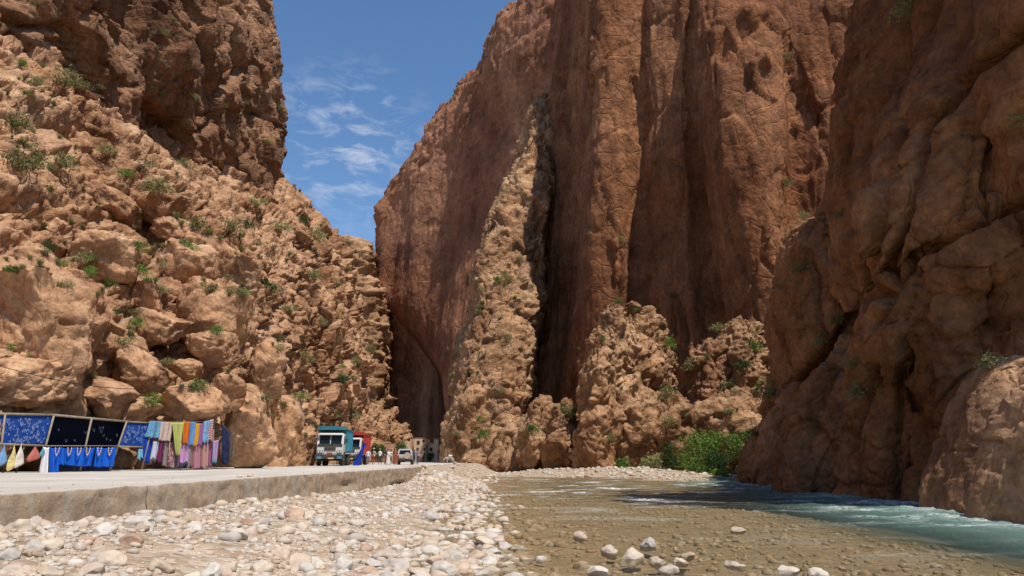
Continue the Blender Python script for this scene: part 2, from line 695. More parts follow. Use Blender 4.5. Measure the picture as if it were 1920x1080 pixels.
slope_cols = [
    sec(-14, [(-24, -2, 0), (-25, 3, 0), (-30, 11, 0), (-36, 20, 0), (-41, 30, 0), (-48, 37, 0), (-62, 44, 0)]),
    sec(10, [(-23, -2, 0), (-24, 4, 0), (-28.5, 11.5, 0), (-34, 20, 0), (-39, 29, 0), (-46, 36, 0), (-60, 44, 0)]),
    sec(24, [(-21.6, -2, 0), (-22.3, 4, 0), (-27, 12, 0), (-33, 21, 0), (-38, 29, 0), (-45, 35, 0), (-60, 44, 0)]),
    sec(34, [(-19.6, -2, 0), (-20.6, 4, 0), (-25.5, 12, 0), (-32, 21, 0), (-37.5, 30, 0), (-45, 36, 0), (-60, 44, 0)]),
    sec(46, [(-19.2, -2, 0), (-20.6, 5, 0), (-25, 13, 0), (-31, 22, 0), (-37.5, 31, 0), (-45, 37, 0), (-60, 45, 0)]),
    sec(58, [(-21.6, -2, 0), (-22.4, 6, 0), (-24.4, 14, 0), (-30.5, 23, 0), (-37.2, 32, 0), (-45, 38, 0), (-60, 46, 0)]),
    sec(70, [(-22.4, -2, 0), (-23, 7, 0), (-24.6, 16, 0), (-30, 25, 0), (-36.5, 33, 0), (-44, 40, 0), (-60, 47, 0)]),
    sec(84, [(-22, -2, 0), (-22.6, 8, 0), (-24.4, 18, 0), (-29, 28, 0), (-34.5, 35, 0), (-43, 42, 0), (-60, 50, 0)]),
    sec(97, [(-21, -2, 0), (-21.8, 9, 0), (-24, 20, 0), (-27.8, 31, 0), (-32.4, 38, 0), (-40, 43, 0), (-60, 54, 0)]),
    sec(107, [(-21.8, -2, 0), (-22.6, 10, 0), (-24.2, 20, 0), (-26.8, 31, 0), (-30.0, 37, 0), (-37.5, 43, 0), (-58, 54, 0)]),
    sec(118, [(-27, -2, 0), (-27, 10, 0), (-28, 20, 0), (-31, 30, 0), (-35, 36, 0), (-42, 42, 0), (-60, 52, 0)]),
    sec(140, [(-45, -2, 0), (-45, 10, 0), (-46, 19, 0), (-48, 28, 0), (-52, 33, 0), (-58, 38, 0), (-70, 46, 0)]),
]
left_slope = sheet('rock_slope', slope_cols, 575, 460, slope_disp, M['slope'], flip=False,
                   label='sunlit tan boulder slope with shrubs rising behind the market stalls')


def crag_disp(p, u, v):
    d = 1.6 * fbm(p / 9.0, 3) + 2.2 * facets(p, 7.5, (1, 1, 1.6), RT2, 1.1, 0.5, 0.08, seed=6)
    d += 0.95 * facets(p, 2.8, (1, 1, 1.6), RT2, 0.9, 0.5, 0.1, seed=7, blend=0.14)
    d += 0.32 * facets(p, 1.0, (1, 1, 1.5), RT2, 0.9, 0.4, 0.1, seed=8, blend=0.14)
    d += 0.12 * fbm(p / 0.6, 3)
    return np.clip(d, -3.2, 2.0)


crag_cols = []
for (y, xo, zo) in [(-14, -2.5, 0), (10, -2.0, 0), (28, -1.0, -1.5), (44, 0, 0), (58, 0.4, 0.5), (70, 0.8, 0), (80, 1.0, 0), (90, 1.6, 1.5)]:
    crag_cols.append([(-44 + xo, y, 29 + zo), (-38.5 + xo, y, 29.5 + zo), (-36.6 + xo, y, 35 + zo), (-36.2 + xo, y, 43 + zo), (-37.0 + xo, y, 55), (-40.0 + xo, y, 70),
                      (-45 + xo, y, 90), (-56 + xo, y, 110), (-80, y, 118)])
crag_cols.append([(-44, 96, 35), (-37, 97, 36), (-36.2, 97, 40), (-36.4, 98, 46), (-37.0, 98, 56), (-41.2, 98, 70), (-47.5, 98, 88), (-58, 98, 106), (-80, 98, 114)])
crag_cols.append([(-46, 103, 36), (-42, 104, 37), (-39, 105, 41), (-39, 105, 47), (-41, 105, 57), (-46, 105, 70), (-53, 105, 86), (-64, 105, 102), (-80, 105, 112)])
crag_cols.append([(-60, 112, 38), (-60, 112, 39), (-60, 112, 44), (-60, 112, 50), (-62, 112, 60), (-66, 112, 70), (-72, 112, 86), (-78, 112, 100), (-90, 112, 110)])
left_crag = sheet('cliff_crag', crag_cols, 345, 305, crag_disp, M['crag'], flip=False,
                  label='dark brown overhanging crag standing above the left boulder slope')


def far_disp(p, u, v):
    d = 4.0 * fbm(p / 40.0, 3) + 2.6 * facets(p, 14, (1, 1, 0.55), None, 1.0, 0.4, 0.08, seed=9)
    d += 1.3 * facets(p, 5, (1.3, 1.3, 0.45), None, 1.0, 0.4, 0.1, seed=10)
    d += 0.5 * facets(p, 2.0, (1.3, 1.3, 0.5), None, 1.0, 0.3, 0.1, seed=11)
    return d


# end of the gorge, behind everything, where it bends to the left
far_cols = []
for (px, Y, top, sh) in [(380, 262, 330, 0), (480, 262, 390, 0), (570, 260, 425, 2), (620, 258, 443, 6), (655, 256, 452, 10), (688, 255, 456, 16), (712, 256, 458, 22), (723, 264, 460, 26), (727, 284, 462, 28), (729, 320, 462, 28)]:
    far_cols.append([P(px, 890, Y - 5), P(px, 800, Y - 3), P(px - 1, 690, Y), P(px - 0.15 * sh, 600, Y), P(px - 0.6 * sh, 540, Y + 1), P(px - sh, top + 24, Y + 4), P(px - sh - 3, top, Y + 10), P(px - sh - 4, top - 4, Y + 50)])
sheet('cliff_end', far_cols, 150, 210, far_disp, M['spur'], flip=False, label='hazy layered cliff closing the far end of the gorge')


def wall1_disp(p, u, v):
    px, py, f = proj(p)
    # craggy towards the crest, smooth water-worn face below
    cr = sstep(0.62, 0.86, v + 0.10 * fbm(p / 30.0, 3))
    d = 4.5 * fbm(p * np.array([1, 1, 0.35]) / 34.0, 3)
    d += (0.25 + 0.75 * cr) * 2.6 * facets(p, 11, (1, 1, 1.6), RT2, 1.0, 0.06, 0.08, seed=12, blend=0.3)
    d += (0.12 + 0.88 * cr) * 1.5 * facets(p, 4.0, (1, 1, 1.1), RT2, 1.0, 0.4, 0.1, seed=13)
    d += (0.12 + 0.88 * cr) * 0.6 * facets(p, 1.8, (1, 1, 1.0), RT2, 1.0, 0.3, 0.1, seed=14)
    d += 0.9 * fbm(p * np.array([1, 1, 0.16]) / 7.0, 4) + 0.25 * fbm(p * np.array([1, 1, 0.3]) / 2.0, 3)
    # a few hanging ledges
    d += 2.2 * sstep(0.55, 0.8, fbm(p / np.array([14, 14, 22.]) + 3.3, 4)) * sstep(0.3, 0.5, v)
    return d


def w1(lip, mid, up, crest, Yl, Ym, Yc, alc, Ya, foot=(0, 0)):
    a = P(alc[0], 885, Ya)
    return [a, P(alc[0], alc[1] + 40, Ya + 2), P(alc[0], (alc[1] + lip[1]) / 2, Ya + 3), P(alc[0], lip[1] - 6, 0.75 * Ya + 0.25 * Yl), P(lip[0], lip[1], Yl),
            P(*mid, Ym), P(*up, (Ym + Yc) / 2), P(*crest, Yc), P(crest[0] + 30, crest[1] - 30, Yc + 40), P(crest[0] + 60, crest[1] - 20, Yc + 120)]


wall1_cols = [
    w1((735, 590), (735, 520), (742, 440), (748, 400), 325, 327, 332, (750, 700), 352),
    w1((712, 562), (702, 510), (706, 435), (714, 392), 294, 295, 301, (724, 690), 345),
    w1((742, 588), (738, 480), (742, 385), (758, 310), 282, 283, 293, (752, 700), 345),
    w1((785, 632), (780, 480), (785, 340), (806, 236), 269, 270, 282, (788, 720), 340),
    w1((822, 690), (830, 480), (840, 320), (862, 186), 255, 257, 270, (822, 740), 315),
    w1((842, 760), (880, 480), (885, 280), (898, 150), 242, 243, 257, (843, 800), 272),
    w1((860, 820), (920, 480), (915, 270), (912, 92), 231, 232, 244, (865, 850), 238),
    w1((900, 850), (960, 480), (955, 250), (938, 42), 220, 220, 233, (900, 870), 224),
    w1((960, 850), (1010, 480), (1010, 240), (985, 8), 210, 209, 222, (960, 870), 212),
    w1((1040, 850), (1075, 480), (1075, 200), (1060, -70), 199, 198, 211, (1040, 870), 201),
    w1((1130, 850), (1150, 480), (1150, 150), (1160, -190), 190, 188, 201, (1130, 870), 192),
]
sheet('cliff_wall', wall1_cols, 285, 340, wall1_disp, M['far'], flip=False, label='tall smooth brown cliff wall curving over a shaded alcove behind the hotel')


def spur_disp(p, u, v):
    d = 2.4 * fbm(p / 16.0, 3) + 2.6 * facets(p, 9, (1, 1, 2.2), RT3, 1.0, 0.4, 0.08, seed=15, blend=0.15)
    d += 1.2 * facets(p, 3.6, (1, 1, 1.9), RT3, 0.9, 0.4, 0.1, seed=16, blend=0.15)
    d += 0.55 * facets(p, 1.5, (1, 1, 1.4), RT3, 0.9, 0.4, 0.1, seed=17, blend=0.12)
    d += 0.3 * fbm(p / 0.8, 3)
    return d


def sp(row):
    return row


# (py, left px, ridge px, right px, Y ridge)
spur_rows = [(905, 822, 880, 968, 146), (860, 834, 890, 962, 147), (780, 848, 910, 978, 149), (700, 860, 925, 990, 152), (600, 878, 940, 1002, 157), (520, 890, 955, 1010, 162),
             (430, 918, 974, 1022, 170), (340, 950, 994, 1034, 178), (270, 980, 1010, 1042, 187), (220, 1000, 1022, 1046, 196), (180, 1018, 1032, 1050, 215)]
spur_cols = [[P(l + 8, py, Y + 36) for (py, l, m, r, Y) in spur_rows], [P(l, py, Y + 7) for (py, l, m, r, Y) in spur_rows], [P(l * 0.6 + m * 0.4, py, Y + 1) for (py, l, m, r, Y) in spur_rows],
             [P(m, py, Y) for (py, l, m, r, Y) in spur_rows], [P(m * 0.4 + r * 0.6, py, Y + 2) for (py, l, m, r, Y) in spur_rows], [P(r, py, Y + 8) for (py, l, m, r, Y) in spur_rows],
             [P(r + 4, py, Y + 34) for (py, l, m, r, Y) in spur_rows]]
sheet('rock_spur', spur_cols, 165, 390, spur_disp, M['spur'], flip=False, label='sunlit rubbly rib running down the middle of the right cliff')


def wall2_disp(p, u, v):
    d = 2.6 * fbm(p * np.array([1, 1, 0.18]) / 16.0, 3) + 1.2 * fbm(p * np.array([1, 1, 0.12]) / 5.0, 4)
    k = sstep(0.05, 0.5, fbm(p / np.array([10, 10, 26.]) + 1.7, 4))
    d += (0.35 + 1.0 * k) * 1.5 * facets(p, 7, (1, 1, 3.4), None, 0.9, 0.8, 0.06, seed=18)
    d += (0.15 + 1.1 * k) * 0.9 * facets(p, 2.6, (1, 1, 2.8), None, 1.0, 0.6, 0.08, seed=19)
    d += (0.1 + 1.0 * k) * 0.32 * facets(p, 1.1, (1, 1, 1.4), None, 1.0, 0.4, 0.1, seed=20)
    d += 0.3 * fbm(p * np.array([1, 1, 0.3]) / 1.6, 3)
    d += 1.6 * sstep(0.5, 0.75, fbm(p / np.array([5, 5, 12.]) + 8.3, 4))
    return d


def w2(base, pxs, Y, lean=(0, 0, 0, 0, 0, 0, 0)):
    pys = (900, 740, 580, 420, 250, 60, -25)
    pts = [P(x, y, Y + l) for x, y, l in zip(pxs, pys, lean)]
    t = pts[-1]
    return pts + [Vector((t.x + 8, t.y + 7, t.z + 4)), Vector((t.x + 40, t.y + 30, t.z + 8))]


wall2_cols = [
    w2(0, (925, 945, 975, 1005, 1025, 1042, 1050), 214),
    w2(0, (965, 978, 1000, 1022, 1042, 1060, 1066), 186),
    w2(0, (1015, 1020, 1035, 1052, 1072, 1082, 1086), 176),
    w2(0, (1062, 1066, 1078, 1084, 1090, 1095, 1098), 168),
    w2(0, (1095, 1096, 1100, 1104, 1108, 1112, 1116), 148, (2, 1, 0, 0, 0, 0, 0)),
    w2(0, (1150, 1152, 1152, 1156, 1158, 1162, 1168), 142, (3, 1, 0, 0, 0, 1, 2)),
    w2(0, (1205, 1205, 1202, 1202, 1204, 1206, 1212), 143, (3, 1, 0, 0, 0, 1, 2)),
    w2(0, (1240, 1236, 1228, 1222, 1220, 1222, 1228), 139, (3, 1, 0, 0, 0, 1, 2)),
    w2(0, (1300, 1296, 1290, 1282, 1276, 1278, 1286), 134, (3, 1, 0, 0, 0, 1, 2)),
    w2(0, (1372, 1366, 1360, 1330, 1304, 1296, 1304), 134, (3, 1, 0, 0, 0, 1, 2)),
    w2(0, (1392, 1388, 1382, 1352, 1326, 1316, 1324), 121, (4, 2, 1, 0, 0, 2, 6)),
    w2(0, (1425, 1425, 1422, 1405, 1385, 1376, 1390), 116, (4, 2, 1, 0, 0, 2, 6)),
    w2(0, (1466, 1464, 1460, 1456, 1450, 1446, 1470), 115, (5, 3, 1, 0, 0, 2, 6)),
    w2(0, (1490, 1488, 1484, 1482, 1480, 1480, 1500), 121, (0, 0, 0, 0, 0, 0, 4)),
    w2(0, (1560, 1558, 1556, 1552, 1550, 1550, 1570), 118),
    w2(0, (1680, 1678, 1676, 1672, 1670, 1670, 1690), 112),
    w2(0, (1850, 1848, 1846, 1842, 1840, 1840, 1860), 106),
]
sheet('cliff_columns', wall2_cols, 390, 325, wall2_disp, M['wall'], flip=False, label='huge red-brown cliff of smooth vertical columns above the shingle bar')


# pinnacles and rubble at the foot of the columns, beyond the shingle bar
def rock_mass(name, cx, cy, Y, wpx, hpx, depth, seed, mat, nu=130, lean=0.0, label=None, amp=1.0, taper=0.0, disp=None, yaw=0.0, parent=None, sq=2.8, grooves=()):
    c = P(cx, cy, Y)
    s = F / (c.y * CP + c.z * SP)
    R = np.array([wpx / s / 2, depth / 2, hpx / s / 2])
    nv = int(nu * min(2.2, max(0.9, hpx / wpx * 0.95)))
    A, E = np.meshgrid(np.radians(np.linspace(-205, 25, nu)) + yaw, np.radians(np.linspace(-88, 89, nv)), indexing='ij')
    v = np.stack([np.cos(A) * np.cos(E), np.sin(A) * np.cos(E), np.sin(E)], -1).reshape(-1, 3)
    n = v / (np.sum(np.abs(v) ** sq, axis=1) ** (1 / sq))[:, None]
    q = n * R
    q[:, :2] *= (1 - taper * n[:, 2:3])
    q[:, 0] += lean * q[:, 2]
    w = q + np.array(c)
    nn = v / R
    nn /= np.linalg.norm(nn, axis=1, keepdims=True)
    if disp is None:
        d = 0.45 * R.min() * fbm(w / (R.min() * 1.1), 3)
        d += amp * (1.25 * facets(w, 5.0, (1, 1, 2.2), RT3, 0.9, 0.35, 0.08, seed=seed, blend=0.14) + 0.6 * facets(w, 2.1, (1, 1, 1.8), RT3, 0.9, 0.4, 0.1, seed=seed + 1, blend=0.12)
                    + 0.28 * facets(w, 0.9, (1, 1, 1.4), RT3, 0.9, 0.4, 0.1, seed=seed + 2) + 0.12 * facets(w, 0.45, (1, 1, 1.2), RT3, 0.9, 0.3, 0.1, seed=seed + 3))
    else:
        d = disp(w)
        if grooves:
            gx, gy, gf = proj(w)
            wob = 8 * fbm(w / 5.0, 3)
            for (line, width, depth_) in grooves:
                d = d - 1.2 * depth_ * np.exp(-(seg_dist(gx + wob, gy, line) / width) ** 2)
    w = w + nn * d[:, None]
    me = mesh_np(name, w, grid_faces(nu, nv))
    o = link(name, me, mat, parent)
    if parent is None:
        tag(o, label, None, None, 'structure')
    SURF.append((w, nn))
    return o


RT3 = rot_m(0.12, 0.2, 0.3)
for k, a in enumerate([
    # px, py, Y, width, height, depth, lean, amp, taper
    (1116, 755, 99, 62, 300, 7, 0.06, 0.9, 0.32, 'leaning slab pinnacle of orange rock beside the shingle bar'),
    (1150, 705, 106, 64, 270, 8, 0.02, 1.0, 0.15, 'tall broken pinnacle just behind the leaning slab'),
    (1190, 680, 109, 78, 230, 9, -0.04, 1.0, 0.22, 'craggy block topped with ledges beside the tall pinnacle'),
    (1228, 690, 112, 62, 220, 9, -0.10, 1.0, 0.25, 'stepped rock shoulder sloping towards the bushes'),
    (1388, 690, 108, 84, 190, 10, 0.0, 1.1, 0.30, 'crumbling rounded pinnacle above the green bushes'),
    (1428, 700, 110, 66, 190, 10, -0.12, 1.0, 0.30, 'rubbly right shoulder of the crumbling pinnacle'),
    (1336, 730, 107, 78, 180, 9, 0.06, 1.0, 0.30, 'blocky left shoulder of the crumbling pinnacle'),
    (1300, 740, 110, 40, 190, 7, 0.0, 0.9, 0.35, 'narrow rock tooth in the gap between the pinnacles'),
    (1190, 800, 103, 120, 170, 8, 0.0, 1.0, 0.15, 'shaded rock base below the tall pinnacle'),
    (1265, 805, 104, 110, 130, 9, 0.0, 1.0, 0.35, 'heap of fallen rubble filling the gap between the pinnacles'),
    (1360, 800, 102, 150, 140, 9, 0.0, 1.0, 0.30, 'pale rubble bank behind the green bushes'),
    (1440, 800, 101, 110, 150, 9, -0.1, 0.9, 0.30, 'pale rubble bank beside the water-worn wall'),
    (1060, 815, 116, 60, 130, 12, 0.1, 1.0, 0.35, 'squat lump of rock left of the leaning slab'),
    (1018, 808, 122, 80, 140, 12, 0.0, 1.0, 0.40, 'pale rock hump at the foot of the columns'),
    (975, 840, 130, 90, 110, 13, 0.05, 1.0, 0.40, 'low rubble foot below the sunlit rib'),
    (915, 850, 144, 90, 90, 14, 0.1, 1.1, 0.40, 'rubble toe of the sunlit rib by the far river'),
]):
    rock_mass('rock_pinnacle', a[0], a[1], a[2], a[3], a[4], a[5], 40 + 3 * k, M['spur'], 92 if k < 8 else 70, a[6], a[9], a[7], a[8], sq=2.4)
# boulder talus by the hotel
for k, a in enumerate([(704, 815, 236, 50, 110, 18), (732, 815, 244, 50, 84, 20), (754, 824, 262, 36, 56, 14), (690, 840, 225, 44, 80, 18)]):
    rock_mass('talus_mound', a[0], a[1], a[2], a[3], a[4], a[5], 80 + 3 * k, M['spur'], 54, 0, 'mound of sunlit fallen rock beside the far hotel', 1.6, 0.35)


# water-worn near wall on the right
def near_disp(p, u, v):
    k = sstep(-0.1, 0.6, fbm(p / 12.0 + 2.2, 3))
    d = 1.5 * fbm(p * np.array([1, 1, 0.45]) / 8.5, 3) + 0.7 * fbm(p * np.array([1, 1, 0.22]) / 3.0 + 4, 3)
    d += 1.5 * domes(p, 7.0, (1, 1.0, 2.6), rot_m(0.35, 0, 0.2), seed=21) + 0.12 * domes(p, 1.9, (1, 1, 2.6), rot_m(0.3, 0.1, 0), seed=22)
    d += (0.25 + 0.7 * k) * 0.75 * facets(p, 2.4, (1, 1, 1.2), RT2, 1.0, 0.6, 0.06, seed=23)
    d += (0.2 + 0.6 * k) * 0.2 * facets(p, 0.8, (1, 1, 0.8), RT2, 1.0, 0.3, 0.1, seed=24)
    d += 0.06 * fbm(p / 0.5, 4)
    return d


def nsec(base, pts):
    return [(x, base[1] + dy, z) for (x, z, dy) in pts]


near_cols = [
    [(50, 6, -3), (50, 6, 3), (50, 6, 9), (50, 6, 16), (46, 6, 26), (44, 6, 42), (46, 6, 62), (60, 6, 80)],
    [(27, 13, -3), (27, 13, 3), (26.5, 13, 9), (24.5, 13, 16), (21.0, 12, 26), (19.5, 12, 40), (26, 12, 52), (44, 13, 60)],  # overhang out of view, shaped to shade the upper wall face
    [(22, 16.4, -3), (22, 16.4, 3), (21, 16.6, 9), (18.0, 17, 16), (17.6, 17, 26), (18.5, 17, 40), (28, 17, 50), (42, 17, 58)],
    [(17.4, 19.4, -3), (17.4, 19.4, 2.5), (17.2, 19.2, 8), (16.4, 19, 15), (16.8, 19, 25), (19, 19, 39), (30, 19, 48), (44, 19, 56)],
    [(15.2, 24.5, -3), (15.6, 24.5, 2.5), (16.4, 24.5, 8), (17.2, 24.5, 15), (18.6, 24.5, 25), (22.5, 24, 38), (34, 24, 46), (48, 24, 54)],
    [(15.6, 31, -3), (16.0, 31, 2.5), (16.9, 31, 8), (17.6, 31, 14.5), (20.6, 31, 25), (26.5, 31, 37), (38, 31, 44), (52, 31, 52)],
    [(16.9, 38, -3), (17.6, 38, 2.5), (18.6, 38, 8), (20.8, 38, 15), (23.4, 38, 25), (30, 38, 38), (42, 38, 45), (56, 38, 54)],
    [(18.2, 45, -3), (19.4, 46, 3), (21.6, 47, 8.5), (22.6, 47, 15), (26.4, 47, 25), (33.5, 46, 37), (46, 46, 43), (60, 46, 52)],
    [(20.2, 54, -3), (21.6, 55, 3), (24.2, 56, 9), (24.6, 57, 15), (29.6, 57, 25), (37.0, 55, 40), (46, 54, 48), (54, 54, 70)],
    [(22.8, 64, -3), (24.0, 65, 3), (26.4, 66, 9), (26.6, 67, 15), (32.6, 67, 24), (42.0, 65, 38), (52, 64, 44), (58, 64, 68)],
    [(25.4, 73, -3), (26.4, 74, 3), (28.4, 74, 9.5), (28.6, 74, 16), (34.6, 74, 23), (46, 72, 36), (56, 72, 42), (62, 72, 66)],
    [(28.5, 78, -3), (30.4, 80, 3), (31.6, 80, 9.5), (31.8, 80, 16), (38.6, 80, 23), (49.0, 78, 35), (59, 78, 41), (66, 80, 64)],
    [(38, 84, -3), (39, 85, 3), (39, 86, 9.5), (39, 86, 16), (42, 86, 24), (48, 84, 39), (56, 84, 50), (72, 86, 62)],
    [(60, 92, -3), (60, 92, 3), (60, 92, 9.5), (60, 92, 16), (62, 92, 24), (66, 92, 38), (72, 92, 48), (84, 92, 60)],
]
near_grooves = [
    ([(1710, -20), (1700, 120), (1690, 250), (1655, 340), (1640, 470), (1602, 590)], 9, 1.6),
    ([(1930, 60), (1830, 150), (1735, 250), (1692, 420), (1655, 560)], 8, 1.5),
    ([(1880, 190), (1842, 350), (1852, 420)], 6, 0.7),
    ([(1930, 380), (1800, 432), (1715, 480), (1668, 560), (1640, 610)], 8, 0.9),
    ([(1640, 540), (1560, 650), (1500, 722), (1470, 755)], 9, 1.3),
    ([(1570, 690), (1525, 770), (1500, 860)], 7, 0.7),
    ([(1640, 690), (1612, 760), (1590, 840)], 8, 0.8),
    ([(1690, 690), (1682, 800), (1690, 930)], 6, 0.5),
    ([(1700, 640), (1706, 700), (1716, 760)], 9, 0.9),
    ([(1740, 700), (1735, 850), (1745, 945)], 9, 0.9),
    ([(1600, 100), (1590, 300), (1600, 430)], 8, 0.8),
    ([(1520, 480), (1530, 600), (1555, 660)], 7, 0.7),
]
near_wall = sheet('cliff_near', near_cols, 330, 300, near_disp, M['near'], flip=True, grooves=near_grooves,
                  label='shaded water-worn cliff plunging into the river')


def block(name, cx, cy, Y, wpx, hpx, depth, seed, mat, sub=5, rot=(0, 0, 0), parent=None, rough=0.12, cuts=7):
    c = P(cx, cy, Y)
    s = F / (c.y * CP + c.z * SP)
    q, f = boulder_verts(sub, (wpx / s / 2, depth / 2, hpx / s / 2), seed, cuts, rough)
    q = q @ rot_m(*rot).T
    o = link(name, mesh_np(name, q, f), mat, parent, c)
    SURF.append((q + np.array(c), q / np.linalg.norm(q, axis=1, keepdims=True)))
    return o


NEAR = [SURF[-1]]


def worn(w):
    d = 0.6 * fbm(w * np.array([1, 1, 0.45]) / 3.6, 3) + 0.35 * domes(w, 3.4, (1, 1, 2.8), rot_m(0.3, 0.1, 0), seed=33) + 0.26 * fbm(w * np.array([1, 1, 0.22]) / 1.3 + 3, 3)
    return d + 0.36 * facets(w, 2.2, (1, 1, 1.3), RT2, 1.0, 0.6, 0.05, seed=34) + 0.13 * facets(w, 0.6, (1, 1, 0.8), RT2, 1.0, 0.3, 0.1, seed=35) + 0.04 * fbm(w / 0.35, 4)


def worn_near(w):
    return 0.45 * worn(w / 0.9)


for k, a in enumerate([
    # px, py, Y, width, height, depth, lean
    (1645, 240, 56, 105, 720, 9, 0.16), (1535, 560, 66, 130, 330, 8, 0.05), (1500, 640, 70, 90, 230, 7, -0.02), (1600, 460, 58, 80, 420, 7, 0.12), (1775, 250, 40, 190, 520, 8, 0.42), (1725, 330, 45, 100, 600, 7, 0.2),
    (1745, 590, 33.5, 210, 260, 6, 0.1), (1700, 760, 33.5, 190, 440, 5, 0.05), (1810, 600, 29, 170, 420, 3.5, 0.12), (1850, 470, 31, 200, 200, 4, 0.3),
    (1560, 800, 49, 150, 330, 6, 0.4), (1630, 800, 40, 84, 360, 4.4, 0.28), (1490, 830, 58, 120, 240, 6, 0.35), (1440, 850, 68, 90, 130, 6, 0.3), (1660, 620, 38, 90, 160, 4.5, 0.0),
]):
    hit = surf_at(a[0], a[1], 12, NEAR)
    Yb = float(hit[0][1]) + 0.22 * a[5]
    rock_mass('buttress', a[0], a[1], Yb, a[3], a[4], a[5] * 0.9, 0, M['near'], 84 if a[3] > 100 else 64, a[6], None, 1.0, 0.10, worn, -0.5, near_wall, 2.5, near_grooves)
# buttress stones at the foot of the near wall, sunlight partly in their colour
rock_mass('buttress', 1872, 840, 20.8, 124, 360, 5.6, 0, M['washed_lit'], 104, 0.40, None, 1.0, 0.05, worn_near, -0.4, near_wall, 2.6)
rock_mass('buttress', 1945, 870, 17.6, 110, 330, 3.6, 0, M['washed_lit'], 84, 0.30, None, 1.0, 0.05, worn_near, -0.4, near_wall, 2.6)
block('boulder', 1862, 938, 19.0, 64, 92, 1.2, 303, M['boulder'], 5, (0, 0.2, 0), near_wall, 0.16, 6)

# great boulders lying on the left slope
for k, a in enumerate([
    # px, py, Y, width, height, depth, roll
    (40, 640, 31.0, 330, 250, 6.5, 0.20), (90, 560, 34.0, 240, 130, 5.0, 0.45), (30, 720, 29.0, 180, 110, 3.5, 0.0), (190, 480, 37.5, 110, 100, 3.6, 0.2),
    (345, 512, 44.5, 85, 125, 4.0, 0.65), (385, 478, 47.0, 60, 80, 3.6, 0.3), (308, 615, 39.5, 92, 62, 3.4, 0.1), (365, 570, 42.5, 78, 78, 3.4, -0.3),
    (425, 600, 43.5, 110, 130, 4.2, 0.55), (255, 690, 36.0, 95, 80, 3.2, 0.2), (205, 655, 35.5, 60, 80, 3.0, 0.6), (345, 690, 37.5, 56, 42, 2.6, 0.1),
    (395, 655, 39.0, 70, 60, 3.0, 0.0), (360, 758, 35.5, 90, 70, 2.8, 0.0), (420, 735, 38.0, 60, 60, 2.8, 0.2), (180, 745, 32.5, 110, 66, 3.0, 0.2),
    (470, 800, 42.0, 100, 130, 4.4, 0.1), (300, 385, 48.0, 90, 60, 4.0, 0.4), (215, 385, 46.0, 100, 50, 4.0, 0.45), (110, 345, 43.0, 100, 60, 4.0, 0.4),
    (60, 440, 38.0, 190, 80, 5.0, 0.5), (450, 520, 52.0, 60, 90, 4.0, 0.2), (330, 435, 47.5, 60, 46, 3.0, 0.3), (275, 560, 39.0, 46, 60, 2.4, 0.0),
    (525, 800, 54.5, 60, 140, 4.6, 0.0), (560, 838, 64, 46, 76, 4.0, 0.0), (500, 700, 52.0, 60, 110, 4.2, 0.2), (245, 770, 34.0, 80, 50, 2.4, 0.0),
]):
    block('boulder', a[0], a[1], a[2] + 0.8, a[3] * 1.12, a[4] * 1.12, a[5] * 1.1, 500 + k, M['boulder'], 6 if a[3] > 130 else 5, (0.1 * ((k * 7) % 5 - 2), a[6], 0.3 * ((k * 3) % 5 - 2)), left_slope)

# ------------------------------------------------------------------ ground, road, retaining wall
def gravel_mat():
    m, t, b, o = new_mat('gravel_ground')
    p = pos_map(t)
    v = N_(t, 'ShaderNodeTexVoronoi', Scale=9.0)
    t.links.new(p, v.inputs['Vector'])
    sp = N_(t, 'ShaderNodeSeparateColor')
    t.links.new(v.outputs['Color'], sp.inputs[0])
    col = ramp(t, [(0.0, (0.30, 0.22, 0.15)), (0.45, (0.42, 0.33, 0.25)), (0.8, (0.52, 0.45, 0.37)), (1.0, (0.36, 0.33, 0.30))], sp.outputs[0])
    n = noise(t, p, 0.6, 6, 0.6)
    col = mixc(t, rng_(t, n, 0.35, 0.7, 0, 0.55), col, (0.36, 0.245, 0.155))
    n5 = noise(t, p, 1.7, 6, 0.7)
    col = mixc(t, 0.8, col, ramp(t, [(0.32, (0.30, 0.28, 0.25)), (0.68, (0.68, 0.66, 0.62))], n5), 'OVERLAY')
    # wet, algae-brown below the water line
    g = t.nodes.new('ShaderNodeAttribute')
    g.attribute_name = 'wet'
    col = mixc(t, g.outputs['Fac'], col, mixc(t, 0.55, col, (0.36, 0.24, 0.125)))
    t.links.new(col, b.inputs['Base Color'])
    b.inputs['Roughness'].default_value = 0.9
    bp = N_(t, 'ShaderNodeBump', Strength=0.8, Distance=0.05)
    t.links.new(v.outputs['Distance'], bp.inputs['Height'])
    bp.invert = True
    t.links.new(bp.outputs[0], b.inputs['Normal'])
    return m


